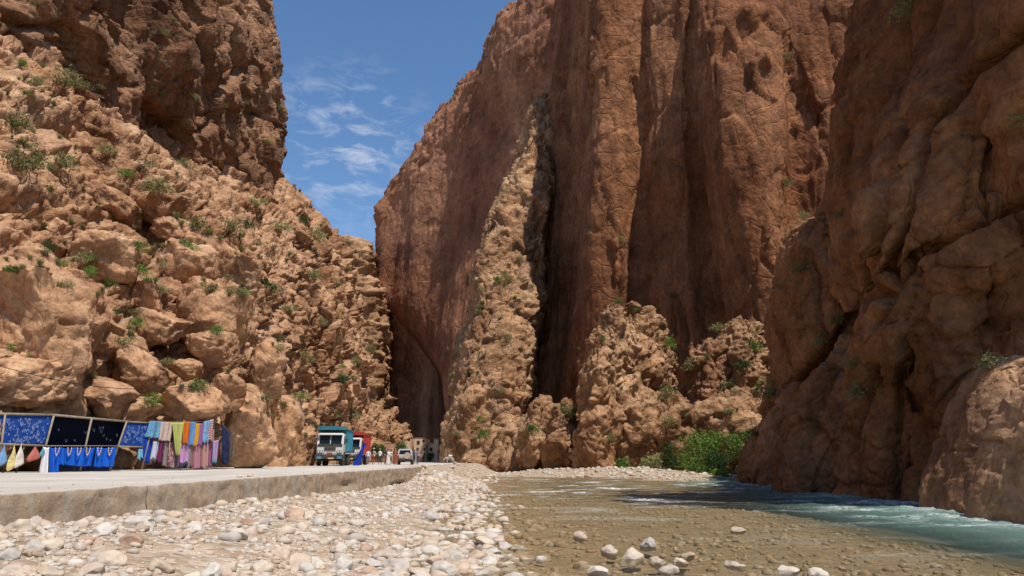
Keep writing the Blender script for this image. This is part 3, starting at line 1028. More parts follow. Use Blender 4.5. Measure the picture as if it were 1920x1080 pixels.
def stone_mat():
    m, t, b, o = new_mat('river_stone')
    oi = t.nodes.new('ShaderNodeAttribute')
    oi.attribute_name = 'tint'
    info = t.nodes.new('ShaderNodeObjectInfo')
    ad = N_(t, 'ShaderNodeMath', operation='ADD')
    t.links.new(oi.outputs['Fac'], ad.inputs[0])
    t.links.new(info.outputs['Random'], ad.inputs[1])
    fr = N_(t, 'ShaderNodeMath', operation='FRACT')
    t.links.new(ad.outputs[0], fr.inputs[0])
    col = ramp(t, [(0.0, (0.38, 0.28, 0.19)), (0.2, (0.50, 0.41, 0.32)), (0.42, (0.55, 0.49, 0.42)), (0.6, (0.42, 0.37, 0.32)), (0.75, (0.50, 0.37, 0.27)), (0.9, (0.54, 0.45, 0.35)), (0.98, (0.44, 0.29, 0.20)), (1.0, (0.38, 0.24, 0.17))], fr.outputs[0])
    p = pos_map(t)
    n = noise(t, p, 7.0, 7, 0.65)
    col = mixc(t, 0.5, col, ramp(t, [(0.3, (0.3, 0.29, 0.28)), (0.7, (0.68, 0.68, 0.67))], n), 'OVERLAY')
    sx = t.nodes.new('ShaderNodeSeparateXYZ')
    g2 = t.nodes.new('ShaderNodeNewGeometry')
    t.links.new(g2.outputs['Position'], sx.inputs[0])
    g = t.nodes.new('ShaderNodeAttribute')
    g.attribute_name = 'wet'
    col = mixc(t, g.outputs['Fac'], col, mixc(t, 0.38, col, (0.46, 0.24, 0.06)))
    t.links.new(col, b.inputs['Base Color'])
    b.inputs['Roughness'].default_value = 0.8
    bp = N_(t, 'ShaderNodeBump', Strength=0.35, Distance=0.02)
    t.links.new(noise(t, p, 22, 6, 0.65), bp.inputs['Height'])
    t.links.new(bp.outputs[0], b.inputs['Normal'])
    return m


M['gravel'] = gravel_mat()
M['stone'] = stone_mat()


def set_attr(me, name, arr):
    a = me.attributes.new(name, 'FLOAT', 'POINT')
    a.data.foreach_set('value', np.asarray(arr, dtype=np.float32))


# riverbed: near part fine, far part coarse
ys = np.concatenate([np.linspace(-12, 5, 30), 5 + 55 * (np.linspace(0, 1, 230)[1:] ** 1.8), np.linspace(60, 130, 70)[1:], np.linspace(130, 420, 40)[1:]])
xs = np.concatenate([np.linspace(-60, -7.02, 24), np.linspace(-7.0, 3, 140), np.linspace(3, 34, 140)[1:], np.linspace(34, 90, 16)[1:]])
X, Y = np.meshgrid(xs, ys, indexing='ij')
Z = bed_z(X, Y) + bed_noise(X, Y) * (X > -7.01)
wet = sstep(0.05, -0.03, Z - zw(Y)) * (X > -7)
me = mesh_np('riverbed', np.stack([X, Y, Z], -1).reshape(-1, 3), grid_faces(*X.shape))
set_attr(me, 'wet', wet.ravel())
riverbed = link('riverbed', me, M['gravel'])
tag(riverbed, 'pale shingle riverbed strewn with cobbles', None, None, 'structure')

# wide ground sheet to the horizon
m, t, b, o = new_mat('plain_earth')
p = pos_map(t)
t.links.new(ramp(t, [(0.35, (0.26, 0.17, 0.10)), (0.65, (0.36, 0.25, 0.16))], noise(t, p, 0.05, 8)), b.inputs['Base Color'])
b.inputs['Roughness'].default_value = 0.95
M['earth'] = m
me = mesh_np('ground', [(-6000, -6000, -4), (6000, -6000, -4), (6000, 6000, -4), (-6000, 6000, -4)], [(0, 1, 2, 3)])
tag(link('ground', me, M['earth']), 'bare earth ground reaching to the horizon', None, None, 'structure')

# road slab
m, t, b, o = new_mat('dusty_concrete_road')
p = pos_map(t)
c = ramp(t, [(0.3, (0.41, 0.36, 0.31)), (0.5, (0.50, 0.455, 0.40)), (0.72, (0.57, 0.53, 0.48))], noise(t, p, 0.35, 8, 0.6))
c = mixc(t, 0.4, c, ramp(t, [(0.35, (0.4, 0.39, 0.38)), (0.65, (0.62, 0.62, 0.6))], noise(t, p, 9, 5)), 'OVERLAY')
c = mixc(t, rng_(t, noise(t, pos_map(t, (1, 0.15, 1)), 0.5, 5), 0.55, 0.75, 0, 0.45), c, (0.34, 0.30, 0.26))
t.links.new(c, b.inputs['Base Color'])
b.inputs['Roughness'].default_value = 0.9
bp = N_(t, 'ShaderNodeBump', Strength=0.3, Distance=0.02)
t.links.new(noise(t, p, 14, 6), bp.inputs['Height'])
t.links.new(bp.outputs[0], b.inputs['Normal'])
M['road'] = m
ys = np.concatenate([np.linspace(-12, 5, 20), np.linspace(5, 60, 260)[1:], np.linspace(60, 420, 60)[1:]])
xs = np.linspace(0, 1, 60)
U, Y = np.meshgrid(xs, ys, indexing='ij')
q = np.stack([0 * Y, Y, 0 * Y], -1).reshape(-1, 3)
edge = -7.25 + np.interp(Y, [-12, 54.5, 58, 420], [0, 0, -1.2, -1.5])
Xr = -34 + (edge + 34) * U
q = np.stack([Xr, Y, 0 * Y], -1).reshape(-1, 3)
Zr = -0.45 + 0.02 * fbm(q / 2.5, 3).reshape(Y.shape) - 1.1 * sstep(0.95, 1.0, U) * sstep(54.5, 58, Y) - 0.01 * sstep(0.99, 1.0, U)
me = mesh_np('road', np.stack([Xr, Y, Zr], -1).reshape(-1, 3), grid_faces(*Y.shape))
tag(link('road', me, M['road']), 'dusty pale concrete road running up the gorge', None, None, 'structure')

# rough concrete retaining wall along the road edge
m, t, b, o = new_mat('weathered_concrete')
p = pos_map(t)
c = ramp(t, [(0.3, (0.33, 0.235, 0.155)), (0.5, (0.42, 0.31, 0.215)), (0.7, (0.47, 0.37, 0.27))], noise(t, p, 0.8, 8, 0.62))
st = noise(t, pos_map(t, (1, 1, 0.06)), 2.2, 5, 0.6)
yb = t.nodes.new('ShaderNodeSeparateXYZ')
t.links.new(t.nodes.new('ShaderNodeNewGeometry').outputs['Position'], yb.inputs[0])
c = mixc(t, rng_(t, st, 0.48, 0.66, 0, 0.55), c, (0.36, 0.335, 0.295))
c = mixc(t, 0.5, c, ramp(t, [(0.35, (0.33, 0.32, 0.31)), (0.65, (0.66, 0.66, 0.64))], noise(t, p, 5, 7, 0.7)), 'OVERLAY')
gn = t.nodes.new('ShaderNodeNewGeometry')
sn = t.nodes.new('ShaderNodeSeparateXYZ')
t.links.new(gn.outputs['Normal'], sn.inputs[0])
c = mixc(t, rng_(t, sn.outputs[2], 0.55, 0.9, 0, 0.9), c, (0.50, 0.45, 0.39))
t.links.new(c, b.inputs['Base Color'])
b.inputs['Roughness'].default_value = 0.95
bp = N_(t, 'ShaderNodeBump', Strength=0.7, Distance=0.05)
t.links.new(noise(t, p, 9, 8, 0.7), bp.inputs['Height'])
t.links.new(bp.outputs[0], b.inputs['Normal'])
M['concrete'] = m


def wall_section(y0, y1, parent):
    n = max(int((y1 - y0) * 9), 8)
    ys = np.linspace(y0 + 0.012, y1 - 0.012, n)
    prof = [(-7.6, -2.6)] + [(-7.6, -0.47)] + [(-7.4, -0.435)] + [(-7.12, -0.43)] + [(-6.94, -0.445)] + [(-6.93 + 0.10 * k / 22, -0.47 - 1.9 * k / 22) for k in range(23)]
    prof = np.array(prof)
    G = np.zeros((len(prof), n, 3))
    G[:, :, 0] = prof[:, :1]
    G[:, :, 2] = prof[:, 1:]
    G[:, :, 1] = ys
    q = G.reshape(-1, 3)
    rough = 0.035 * fbm(q / 0.5, 4) + 0.05 * np.minimum(0, fbm(q * np.array([1, 1, 2.0]) / 0.9 + 4, 4)) + 0.03 * facets(q, 0.35, (1, 1, 0.6), None, 1.0, 0.3, 0.1, seed=31)
    k = (np.arange(len(prof)) >= 4)[:, None] * np.ones((1, n))
    # hollow scoured under the far sections
    hollow = 0.22 * np.exp(-((q[:, 1] - 43) / 2.4) ** 2) * np.exp(-((q[:, 2] + 1.35) / 0.12) ** 2) + 0.12 * np.exp(-((q[:, 1] - 30) / 1.5) ** 2) * np.exp(-((q[:, 2] + 1.0) / 0.15) ** 2)
    G[:, :, 0] += (rough - hollow).reshape(len(prof), n) * k
    G[:, :, 2] += 0.02 * fbm(q / 0.8 + 9, 2).reshape(len(prof), n)
    f = grid_faces(len(prof), n)
    return link('wall_panel', mesh_np('wall_panel', G.reshape(-1, 3), f), M['concrete'], parent)


rw = empty('retaining_wall', (0, 0, 0))
tag(rw, 'low rough concrete retaining wall between the road and the shingle', 'wall')
joints = [-12, 0, 8, 13.5, 19.5, 26, 33, 40, 47, 54.5]
for a, b_ in zip(joints[:-1], joints[1:]):
    wall_section(a, b_, rw)

# ------------------------------------------------------------------ river water
m = bpy.data.materials.new('river_water')
m.use_nodes = True
t = m.node_tree
t.nodes.clear()
o = t.nodes.new('ShaderNodeOutputMaterial')
tr = N_(t, 'ShaderNodeBsdfTransparent')
gl = N_(t, 'ShaderNodeBsdfGlossy', Roughness=0.12)
df = N_(t, 'ShaderNodeBsdfDiffuse')
fo = N_(t, 'ShaderNodeBsdfDiffuse')
fo.inputs['Color'].default_value = (0.8, 0.82, 0.82, 1)
at = t.nodes.new('ShaderNodeAttribute')
at.attribute_name = 'depth'
t.links.new(mixc(t, rng_(t, at.outputs['Fac'], 0.0, 0.7), (0.97, 0.93, 0.84), (0.62, 0.70, 0.62)), tr.inputs['Color'])
df.inputs['Color'].default_value = (0.17, 0.29, 0.245, 1)
ms = t.nodes.new('ShaderNodeMixShader')
t.links.new(rng_(t, at.outputs['Fac'], 0.18, 0.75, 0.02, 0.62), ms.inputs[0])
t.links.new(tr.outputs[0], ms.inputs[1])
t.links.new(df.outputs[0], ms.inputs[2])
fr = N_(t, 'ShaderNodeFresnel', IOR=1.33)
p = pos_map(t)
pw = pos_map(t, (1.0, 2.2, 1.0), (0, 0, 0.15))
nb = noise(t, pw, 3.2, 5, 0.55, 0.6)
nb2 = noise(t, pw, 11, 4, 0.5, 0.3)
ad = N_(t, 'ShaderNodeMath', operation='MULTIPLY_ADD')
t.links.new(nb2, ad.inputs[0])
ad.inputs[1].default_value = 0.3
t.links.new(nb, ad.inputs[2])
bp = N_(t, 'ShaderNodeBump', Strength=1.0, Distance=0.22)
t.links.new(ad.outputs[0], bp.inputs['Height'])
for n_ in (gl, fr):
    t.links.new(bp.outputs[0], n_.inputs['Normal'])
frm = rng_(t, fr.outputs[0], 0.0, 1.0, 0.0, 0.62)
m2 = t.nodes.new('ShaderNodeMixShader')
t.links.new(frm, m2.inputs[0])
t.links.new(ms.outputs[0], m2.inputs[1])
t.links.new(gl.outputs[0], m2.inputs[2])
fa = t.nodes.new('ShaderNodeAttribute')
fa.attribute_name = 'foam'
fn = noise(t, pos_map(t, (1, 1.6, 1)), 6, 6, 0.7, 0.8)
fm = N_(t, 'ShaderNodeMath', operation='MULTIPLY')
t.links.new(fa.outputs['Fac'], fm.inputs[0])
t.links.new(rng_(t, fn, 0.42, 0.62, 0, 1), fm.inputs[1])
m3 = t.nodes.new('ShaderNodeMixShader')
t.links.new(fm.outputs[0], m3.inputs[0])
t.links.new(m2.outputs[0], m3.inputs[1])
t.links.new(fo.outputs[0], m3.inputs[2])
t.links.new(m3.outputs[0], o.inputs[0])
M['water'] = m

ys = np.concatenate([np.linspace(-12, 6, 30), 6 + 64 * (np.linspace(0, 1, 370)[1:] ** 1.9), np.linspace(70, 260, 50)[1:]])
us = np.linspace(-0.16, 1.2, 230)
U, Y = np.meshgrid(us, ys, indexing='ij')
S, R_ = shore(Y), rbank(Y)
X = S + (R_ - S) * U
D = zw(Y) - (bed_z(X, Y))
q = np.stack([X, Y, 0 * X], -1).reshape(-1, 3)
rap = 0.55 + 1.1 * np.exp(-(((X - 3.5) / 5) ** 2 + ((Y - 38) / 12) ** 2)) + 1.2 * sstep(0.6, 0.95, U) * sstep(14, 20, Y) * (1 - sstep(48, 58, Y)) + 0.6 * sstep(50, 70, Y)
wv = 0.085 * fbm(q * np.array([1, 1.5, 1]) / 1.1, 4).reshape(X.shape) + 0.05 * ridged(q * np.array([0.7, 1.4, 1]) / 1.6 + 4, 3).reshape(X.shape)
wv = wv + 0.022 * fbm(q * np.array([1, 1.7, 1]) / 0.33 + 2, 3).reshape(X.shape)
Zq = zw(Y) + wv * rap * np.clip(D * 5, 0.15, 1)
streak = fbm(q * np.array([0.45, 1.1, 1]) / 1.8 + 7, 4).reshape(X.shape)
foam = sstep(0.05, 0.45, streak) * np.clip(rap - 0.45, 0, 1)
foam = np.maximum(foam, 1.0 * sstep(0.80, 0.97, U) * sstep(14, 18, Y) * (1 - sstep(46, 54, Y)) * sstep(-0.35, 0.1, streak))
foam = np.clip(foam + 1.0 * sstep(0.2, 0.5, streak) * sstep(26, 34, Y) * (1 - sstep(52, 66, Y)) * sstep(0.15, 0.4, U), 0, 1)
me = mesh_np('river_water', np.stack([X, Y, Zq], -1).reshape(-1, 3), grid_faces(*X.shape))
set_attr(me, 'depth', np.clip(D, 0, 2).ravel())
set_attr(me, 'foam', foam.ravel())
tag(link('river_water', me, M['water']), 'shallow clear river running over brown cobbles, teal under the near cliff', None, None, 'structure')

# ------------------------------------------------------------------ stones
stone_meshes = []
for k in range(10):
    r = np.random.default_rng(900 + k)
    q, f = boulder_verts(4, (1, r.uniform(0.6, 0.95), r.uniform(0.42, 0.7)), 900 + k, 12, 0.22, 2.5)
    stone_meshes.append((q, f))
lo_stones = []
for k in range(12):
    r = np.random.default_rng(950 + k)
    q, f = boulder_verts(2, (1, r.uniform(0.55, 0.95), r.uniform(0.38, 0.7)), 950 + k, 7, 0.3, 2.4)
    lo_stones.append((q, f))


def px_size(x, y, s):
    return F * s * 2 / max(y, 1)


cand = []
r = np.random.default_rng(21)


def add_field(n, xf, y0, y1, smin, smax, powr, pw=1.6):
    for _ in range(n):
        y = y0 + (y1 - y0) * r.random() ** pw
        a, b_ = xf(y)
        x = a + (b_ - a) * r.random()
        s = smin * (smax / smin) ** (r.random() ** powr)
        cand.append((x, y, s))


add_field(5200, lambda y: (-6.85, float(shore(y)) - 0.2), 5.5, 56, 0.03, 0.21, 2.8, 1.6)
add_field(4200, lambda y: (-6.85, float(shore(y)) - 0.2), 5.5, 20, 0.02, 0.085, 1.6, 1.2)
add_field(2400, lambda y: (float(shore(y)) - 0.8, float(shore(y)) + 1.5), 6, 56, 0.04, 0.24, 2.0, 1.5)
add_field(4200, lambda y: (float(shore(y)), float(rbank(y)) * 0.8), 6.5, 40, 0.035, 0.19, 1.8, 1.4)
add_field(1500, lambda y: (6, 28), 74, 102, 0.08, 0.45, 1.8, 1.0)
add_field(420, lambda y: (12.5, 19.5), 60, 68, 0.06, 0.25, 2.0, 1.0)
add_field(170, lambda y: (-6.6, -3.4), 45, 57, 0.12, 0.42, 1.4, 1.0)
add_field(500, lambda y: (float(shore(y)) - 0.6, float(shore(y)) + 1.6), 8, 50, 0.08, 0.24, 1.8, 1.2)
add_field(700, lambda y: (-8, 6), 54, 112, 0.08, 0.40, 2.0, 1.2)
keep = []
for (x, y, s) in cand:
    gx = float(x)
    keep.append((gx, y, s))
K = np.array(keep)
pat = fbm(np.stack([K[:, 0] / 1.6, K[:, 1] / 2.2, 0 * K[:, 0]], 1), 3)
sandy = sstep(0.05, 0.35, pat)
K = K[(r.random(len(K)) > 0.85 * sandy) | (K[:, 1] > 70)]
gz = ground_at(K[:, 0], K[:, 1])
w = zw(K[:, 1])
inwater = gz < w - 0.02
# few stones break the surface in midstream
sb = K[:, 2]
sb = np.where(inwater & (K[:, 0] > shore(K[:, 1]) + 2.4) & (sb > 0.12), sb * 0.65, sb)
K[:, 2] = sb
# named stones of the photograph: px, py(base), width px
named = [(850, 1046, 62), (806, 974, 36), (795, 1010, 34), (640, 1066, 56), (700, 1064, 40), (560, 1064, 50), (300, 1070, 56), (232, 1008, 30), (66, 1034, 46), (550, 975, 46),
         (130, 1000, 36), (90, 1000, 34), (345, 980, 28), (1185, 1050, 60), (1215, 1026, 44), (1235, 1058, 36), (1275, 1056, 34), (1290, 1048, 40), (1145, 1038, 40), (1385, 998, 30),
         (1378, 1062, 40), (1088, 1008, 30), (1478, 1078, 46), (1530, 1080, 44), (1014, 1050, 24), (945, 1028, 30), (930, 965, 18), (1252, 1074, 46), (1268, 1032, 18), (1120, 1076, 46), (1580, 1066, 20), (885, 1060, 30), (440, 1010, 50)]
NM = []
for (px, py, wd_) in named:
    d = ray(px, py)
    tt = 8.0
    for _ in range(30):
        z = float(max(ground_at(d.x * tt, d.y * tt)[0], zw(d.y * tt)))
        tt = z / d.z
    NM.append((d.x * tt, d.y * tt, wd_ * tt / F / 2 * 1.02))
NM = np.array(NM)
nz = np.maximum(ground_at(NM[:, 0], NM[:, 1]), zw(NM[:, 1]) - 0.02)
score = K[:, 2] / np.maximum(K[:, 1], 1)
vis = np.where(inwater & (gz + 0.6 * K[:, 2] < w), 0.3, 1.0)
order = np.argsort(-score * vis)
top = order[:270]
rest = order[270:]


def stone_obj(x, y, z, s, k, wetv):
    q, f = stone_meshes[k % len(stone_meshes)]
    key = ('stone', k % len(stone_meshes), wetv)
    if key not in _ico:
        me = mesh_np('stone', q, f)
        set_attr(me, 'wet', np.full(len(q), wetv))
        set_attr(me, 'tint', np.full(len(q), 0.0))
        me.materials.append(M['stone'])
        _ico[key] = me
    o = link('stone', _ico[key], None, riverbed, (x, y, z))
    o.rotation_euler = (r.normal() * 0.15, r.normal() * 0.15, r.random() * 6.28)
    o.scale = (s, s, s)


for i, (x, y, s) in enumerate(NM):
    stone_obj(x, y, nz[i] + 0.22 * s, s, i, 0.0)
for i in top:
    x, y, s = K[i]
    under = gz[i] + 0.5 * s < w[i]
    stone_obj(x, y, gz[i] + 0.15 * s, s, int(i), 1.0 if under else 0.0)
tiny_stones = [boulder_verts(1, (1, 0.55 + 0.035 * k, 0.4 + 0.02 * k), 970 + k, 3, 0.3, 2.4) for k in range(12)]
VV, FF, WW, TT = [], [], [], []
off = 0
# grit blown on to the road
for i in range(90):
    y = 8 + 46 * r.random() ** 1.5
    x = -7.2 - (9.0 if i % 3 == 0 else 1.2) * r.random() ** 2
    s = r.uniform(0.008, 0.024)
    q, f = lo_stones[i % 12]
    VV.append(q * s + np.array([x, y, -0.435 + 0.3 * s]))
    FF.append(f + off)
    off += len(q)
    WW.append(np.zeros(len(q)))
    TT.append(np.full(len(q), r.random()))
for n_, i in enumerate(rest):
    x, y, s = K[i]
    q, f = (lo_stones if n_ < 3000 else tiny_stones)[i % 12]
    c_, s_ = math.cos(i * 1.7), math.sin(i * 1.7)
    v = q * s
    v = np.stack([v[:, 0] * c_ - v[:, 1] * s_ + x, v[:, 0] * s_ + v[:, 1] * c_ + y, v[:, 2] + gz[i] + 0.12 * s], 1)
    VV.append(v)
    FF.append(f + off)
    off += len(v)
    WW.append(np.full(len(v), 1.0 if gz[i] + 0.5 * s < w[i] else 0.0))
    TT.append(np.full(len(v), r.random()))
me = mesh_np('cobbles', np.concatenate(VV), np.concatenate(FF))
set_attr(me, 'wet', np.concatenate(WW))
set_attr(me, 'tint', np.concatenate(TT))
cob = link('cobbles', me, M['stone'], riverbed)
cob['kind'] = 'stuff'

# ------------------------------------------------------------------ plain materials
def paint(name, col, rough=0.55, var=0.12, scale=6.0, metal=0.0, bump=0.0, spec=0.3, dirt=0.0, dirt_col=(0.36, 0.27, 0.19)):
    if name in M:
        return M[name]
    m, t, b, o = new_mat(name)
    p = pos_map(t, obj=True)
    n = noise(t, p, scale, 6, 0.6)
    lo = tuple(c * (1 - var) for c in col)
    hi = tuple(min(1, c * (1 + var)) for c in col)
    c = ramp(t, [(0.3, lo), (0.7, hi)], n)
    if dirt:
        c = mixc(t, rng_(t, noise(t, p, scale * 0.5 + 1, 6, 0.65), 0.42, 0.75, 0, dirt), c, dirt_col)
    t.links.new(c, b.inputs['Base Color'])
    b.inputs['Roughness'].default_value = rough
    b.inputs['Metallic'].default_value = metal
    b.inputs['Specular IOR Level'].default_value = spec
    if bump:
        bp = N_(t, 'ShaderNodeBump', Strength=bump, Distance=0.03)
        t.links.new(noise(t, p, scale * 3, 5), bp.inputs['Height'])
        t.links.new(bp.outputs[0], b.inputs['Normal'])
    M[name] = m
    return m


def cloth_mat(name, col, col2=None, stripes=0.0, axis=0, pattern=None):
    if name in M:
        return M[name]
    m, t, b, o = new_mat(name)
    uv = t.nodes.new('ShaderNodeAttribute')
    uv.attribute_name = 'cloth_uv'
    c = None
    base = ramp(t, [(0.3, tuple(x * 0.86 for x in col)), (0.7, tuple(min(1, x * 1.12) for x in col))], noise(t, uv.outputs['Vector'], 4, 5))
    if col2 is not None and stripes:
        sx = t.nodes.new('ShaderNodeSeparateXYZ')
        t.links.new(uv.outputs['Vector'], sx.inputs[0])
        mu = N_(t, 'ShaderNodeMath', operation='MULTIPLY')
        mu.inputs[1].default_value = stripes
        t.links.new(sx.outputs[axis], mu.inputs[0])
        fr = N_(t, 'ShaderNodeMath', operation='FRACT')
        t.links.new(mu.outputs[0], fr.inputs[0])
        gt = N_(t, 'ShaderNodeMath', operation='GREATER_THAN')
        gt.inputs[1].default_value = 0.55
        t.links.new(fr.outputs[0], gt.inputs[0])
        base = mixc(t, gt.outputs[0], base, col2)
    elif col2 is not None and pattern == 'band':
        sx = t.nodes.new('ShaderNodeSeparateXYZ')
        t.links.new(uv.outputs['Vector'], sx.inputs[0])
        base = mixc(t, rng_(t, sx.outputs[1], 0.20, 0.16), base, col2)
    elif col2 is not None:
        v = N_(t, 'ShaderNodeTexVoronoi', Scale=9.0)
        t.links.new(uv.outputs['Vector'], v.inputs['Vector'])
        base = mixc(t, rng_(t, noise(t, uv.outputs['Vector'], 9, 3, 0.5, 1.5), 0.48, 0.54), base, col2)
    t.links.new(base, b.inputs['Base Color'])
    b.inputs['Roughness'].default_value = 0.85
    b.inputs['Specular IOR Level'].default_value = 0.1
    M[name] = m
    return m


# ------------------------------------------------------------------ small mesh builder
class MB:
    def __init__(self):
        self.bm = bmesh.new()

    def box(self, c, s, rot=None, bevel=0.0, taper=None):
        r = bmesh.ops.create_cube(self.bm, size=1)
        vs = r['verts']
        for v in vs:
            v.co = Vector((v.co.x * s[0], v.co.y * s[1], v.co.z * s[2]))
            if taper and v.co.z > 0:
                v.co.x *= taper[0]
                v.co.y *= taper[1]
        if bevel:
            es = list({e for v in vs for e in v.link_edges})
            g = bmesh.ops.bevel(self.bm, geom=es, offset=bevel, segments=2, affect='EDGES', profile=0.7)
            vs = list({v for f in g['faces'] for v in f.verts} | {v for v in vs if v.is_valid})
        mt = Matrix.Translation(Vector(c))
        if rot:
            mt = mt @ Matrix.Rotation(rot[2], 4, 'Z') @ Matrix.Rotation(rot[1], 4, 'Y') @ Matrix.Rotation(rot[0], 4, 'X')
        bmesh.ops.transform(self.bm, matrix=mt, verts=vs)
        return self

    def cyl(self, a, b, r1, r2=None, seg=12):
        a, b = Vector(a), Vector(b)
        r2 = r1 if r2 is None else r2
        d = b - a
        r = bmesh.ops.create_cone(self.bm, cap_ends=True, segments=seg, radius1=r1, radius2=r2, depth=d.length)
        q = d.to_track_quat('Z', 'Y')
        bmesh.ops.transform(self.bm, matrix=Matrix.Translation((a + b) / 2) @ q.to_matrix().to_4x4(), verts=r['verts'])
        return self

    def prism(self, pts, x0, x1):
        """a side profile (y,z) drawn out along x"""
        n = len(pts)
        va = [self.bm.verts.new((x0, p[0], p[1])) for p in pts]
        vb = [self.bm.verts.new((x1, p[0], p[1])) for p in pts]
        self.bm.faces.new(va[::-1])
        self.bm.faces.new(vb)
        for k in range(n):
            self.bm.faces.new((va[k], va[(k + 1) % n], vb[(k + 1) % n], vb[k]))
        return self

    def quad(self, p):
        self.bm.faces.new([self.bm.verts.new(x) for x in p])
        return self

    def build(self, name, mat, parent=None, loc=None, smooth=False):
        bmesh.ops.recalc_face_normals(self.bm, faces=self.bm.faces[:])
        me = bpy.data.meshes.new(name)
        self.bm.to_mesh(me)
        self.bm.free()
        if smooth:
            for p in me.polygons:
                p.use_smooth = True
        return link(name, me, mat, parent, loc)


# ------------------------------------------------------------------ market stalls
SA, SB = Vector((-19.2, 26.5, 0)), Vector((-15.4, 36.0, 0))
SD = (SB - SA).normalized()
SN = Vector((SD.y, -SD.x, 0))       # towards the road


def on_stall(px, py, off=0.0):
    """point seen at a pixel on the upright plane of the stall fronts, moved off metres towards the road"""
    r = ray(px, py)
    a = SA + SN * off
    t = a.dot(SN) / r.dot(SN)
    return r * t


def pole(parent, name, a, b, r=0.03, mat='wood_pole', off=0.0, ofb=None):
    A, B = on_stall(*a, off), on_stall(*b, off if ofb is None else ofb)
    m = MB()
    m.cyl(A, B, r, r * 0.85, 8)
    return m.build(name, M[mat], parent, smooth=True)


def cloth_mesh(tl, tr, br, bl, off=0.0, folds=3.0, amp=0.05, seed=0, nu=22, nv=22, sag=0.0, offb=None, ragged=0.03):
    A, B, C_, D_ = on_stall(*tl, off), on_stall(*tr, off), on_stall(*br, off if offb is None else offb), on_stall(*bl, off if offb is None else offb)
    r_ = np.random.default_rng(seed)
    U, V = np.meshgrid(np.linspace(0, 1, nu), np.linspace(0, 1, nv), indexing='ij')
    A, B, C_, D_ = [np.array(x) for x in (A, B, C_, D_)]
    u, v = U[..., None], V[..., None]
    p = (A * (1 - u) + B * u) * (1 - v) + (D_ * (1 - u) + C_ * u) * v
    ph = r_.random() * 6.28
    q = np.stack([U * folds + seed * 1.7, V * 0.7, 0 * U], -1).reshape(-1, 3)
    w = np.sin(U * folds * 6.28 + ph + 1.2 * perlin(q).reshape(U.shape)) * (0.35 + 0.65 * V) * amp + 0.6 * amp * perlin(q * 2.3).reshape(U.shape)
    p = p + np.array(SN) * w[..., None]
    p[..., 2] -= sag * np.sin(U * np.pi) * (1 - V)
    p[..., 2] += ragged * V * (perlin(np.stack([U * 3 + seed, 0 * U, 0 * U], -1).reshape(-1, 3)).reshape(U.shape))
    # cloth thickness: a second skin 8 mm behind
    bk = p - np.array(SN) * 0.008
    n = nu * nv
    f = grid_faces(nu, nv)
    vts = np.concatenate([p.reshape(-1, 3), bk.reshape(-1, 3)])
    a = np.arange(n).reshape(nu, nv)
    rim = np.concatenate([a[:, 0], a[-1, 1:], a[-2::-1, -1], a[0, -2:0:-1]])
    rf = np.stack([rim, np.roll(rim, -1), np.roll(rim, -1) + n, rim + n], 1)
    me = mesh_np('cloth', vts, np.concatenate([f[:, ::-1], f + n, rf]))
    at = me.attributes.new('cloth_uv', 'FLOAT_VECTOR', 'POINT')
    uvw = np.stack([U, 1 - V, 0 * U], -1).reshape(-1, 3)
    at.data.foreach_set('vector', np.concatenate([uvw, uvw]).astype(np.float32).ravel())
    return me


def cloth(name, mat, corners, parent=None, label=None, cat=None, group=None, **kw):
    me = cloth_mesh(*corners, **kw)
    me.name = name
    o = link(name, me, mat, parent)
    if label:
        tag(o, label, cat, group)
    return o


paint('wood_pole', (0.27, 0.21, 0.15), 0.8, 0.25, 5)
paint('dark_wood', (0.12, 0.08, 0.055), 0.8, 0.25, 5)
cloth_mat('blue_backcloth', (0.015, 0.06, 0.27))
cloth_mat('bay_shade_cloth', (0.006, 0.008, 0.02))  # near-black, paints the shade inside the stall
cloth_mat('royal_cloth', (0.012, 0.10, 0.50))
cloth_mat('white_cloth', (0.74, 0.70, 0.72))
paint('dull_beads', (0.12, 0.13, 0.17), 0.5, 0.4, 40)
paint('silver_beads', (0.30, 0.36, 0.55), 0.35, 0.4, 40, 0.3)
paint('amber_beads', (0.62, 0.38, 0.20), 0.4, 0.4, 40)

stall = empty('market_stall', SA + Vector((0, 0, -0.45)))
stall_inv = Matrix.Translation(-stall.location)


def adopt(o, par):
    o.parent = par
    o.matrix_parent_inverse = Matrix.Translation(-Vector(par.location))
    return o


tag(stall, 'roadside jewellery stall of poles, blue backcloths and dark open bays', 'market stall')
parts = []
parts.append(pole(None, 'top_rail', (-40, 775), (100, 778), 0.05))
parts.append(pole(None, 'top_rail', (98, 778), (245, 791), 0.05))
parts.append(pole(None, 'top_rail', (240, 791), (290, 793), 0.035))
for a, b in (((10, 775), (-4, 890)), ((101, 779), (72, 888)), ((172, 784), (150, 884)), ((238, 789), (205, 884)), ((287, 792), (266, 880))):
    parts.append(pole(None, 'post', a, b, 0.04, 'wood_pole', 0.03))
parts.append(pole(None, 'lower_rail', (-40, 831), (88, 836), 0.045, 'wood_pole', 0.05))
parts.append(pole(None, 'lower_rail', (88, 836), (222, 836), 0.02, 'wood_pole', 0.1))
parts.append(pole(None, 'lower_rail', (218, 837), (268, 838), 0.04, 'wood_pole', 0.05))
for a, b in (((20, 838), (5, 886)), ((45, 838), (30, 886)), ((140, 874), (138, 886))):
    parts.append(pole(None, 'prop', a, b, 0.035, 'dark_wood', -0.1))
parts.append(cloth('backcloth', M['blue_backcloth'], ((-40, 777), (10, 777), (-2, 833), (-52, 833)), off=-0.03, folds=1.2, amp=0.02, seed=1))
parts.append(cloth('backcloth', M['blue_backcloth'], ((11, 777), (100, 780), (86, 834), (-1, 832)), off=-0.03, folds=1.4, amp=0.02, seed=2))
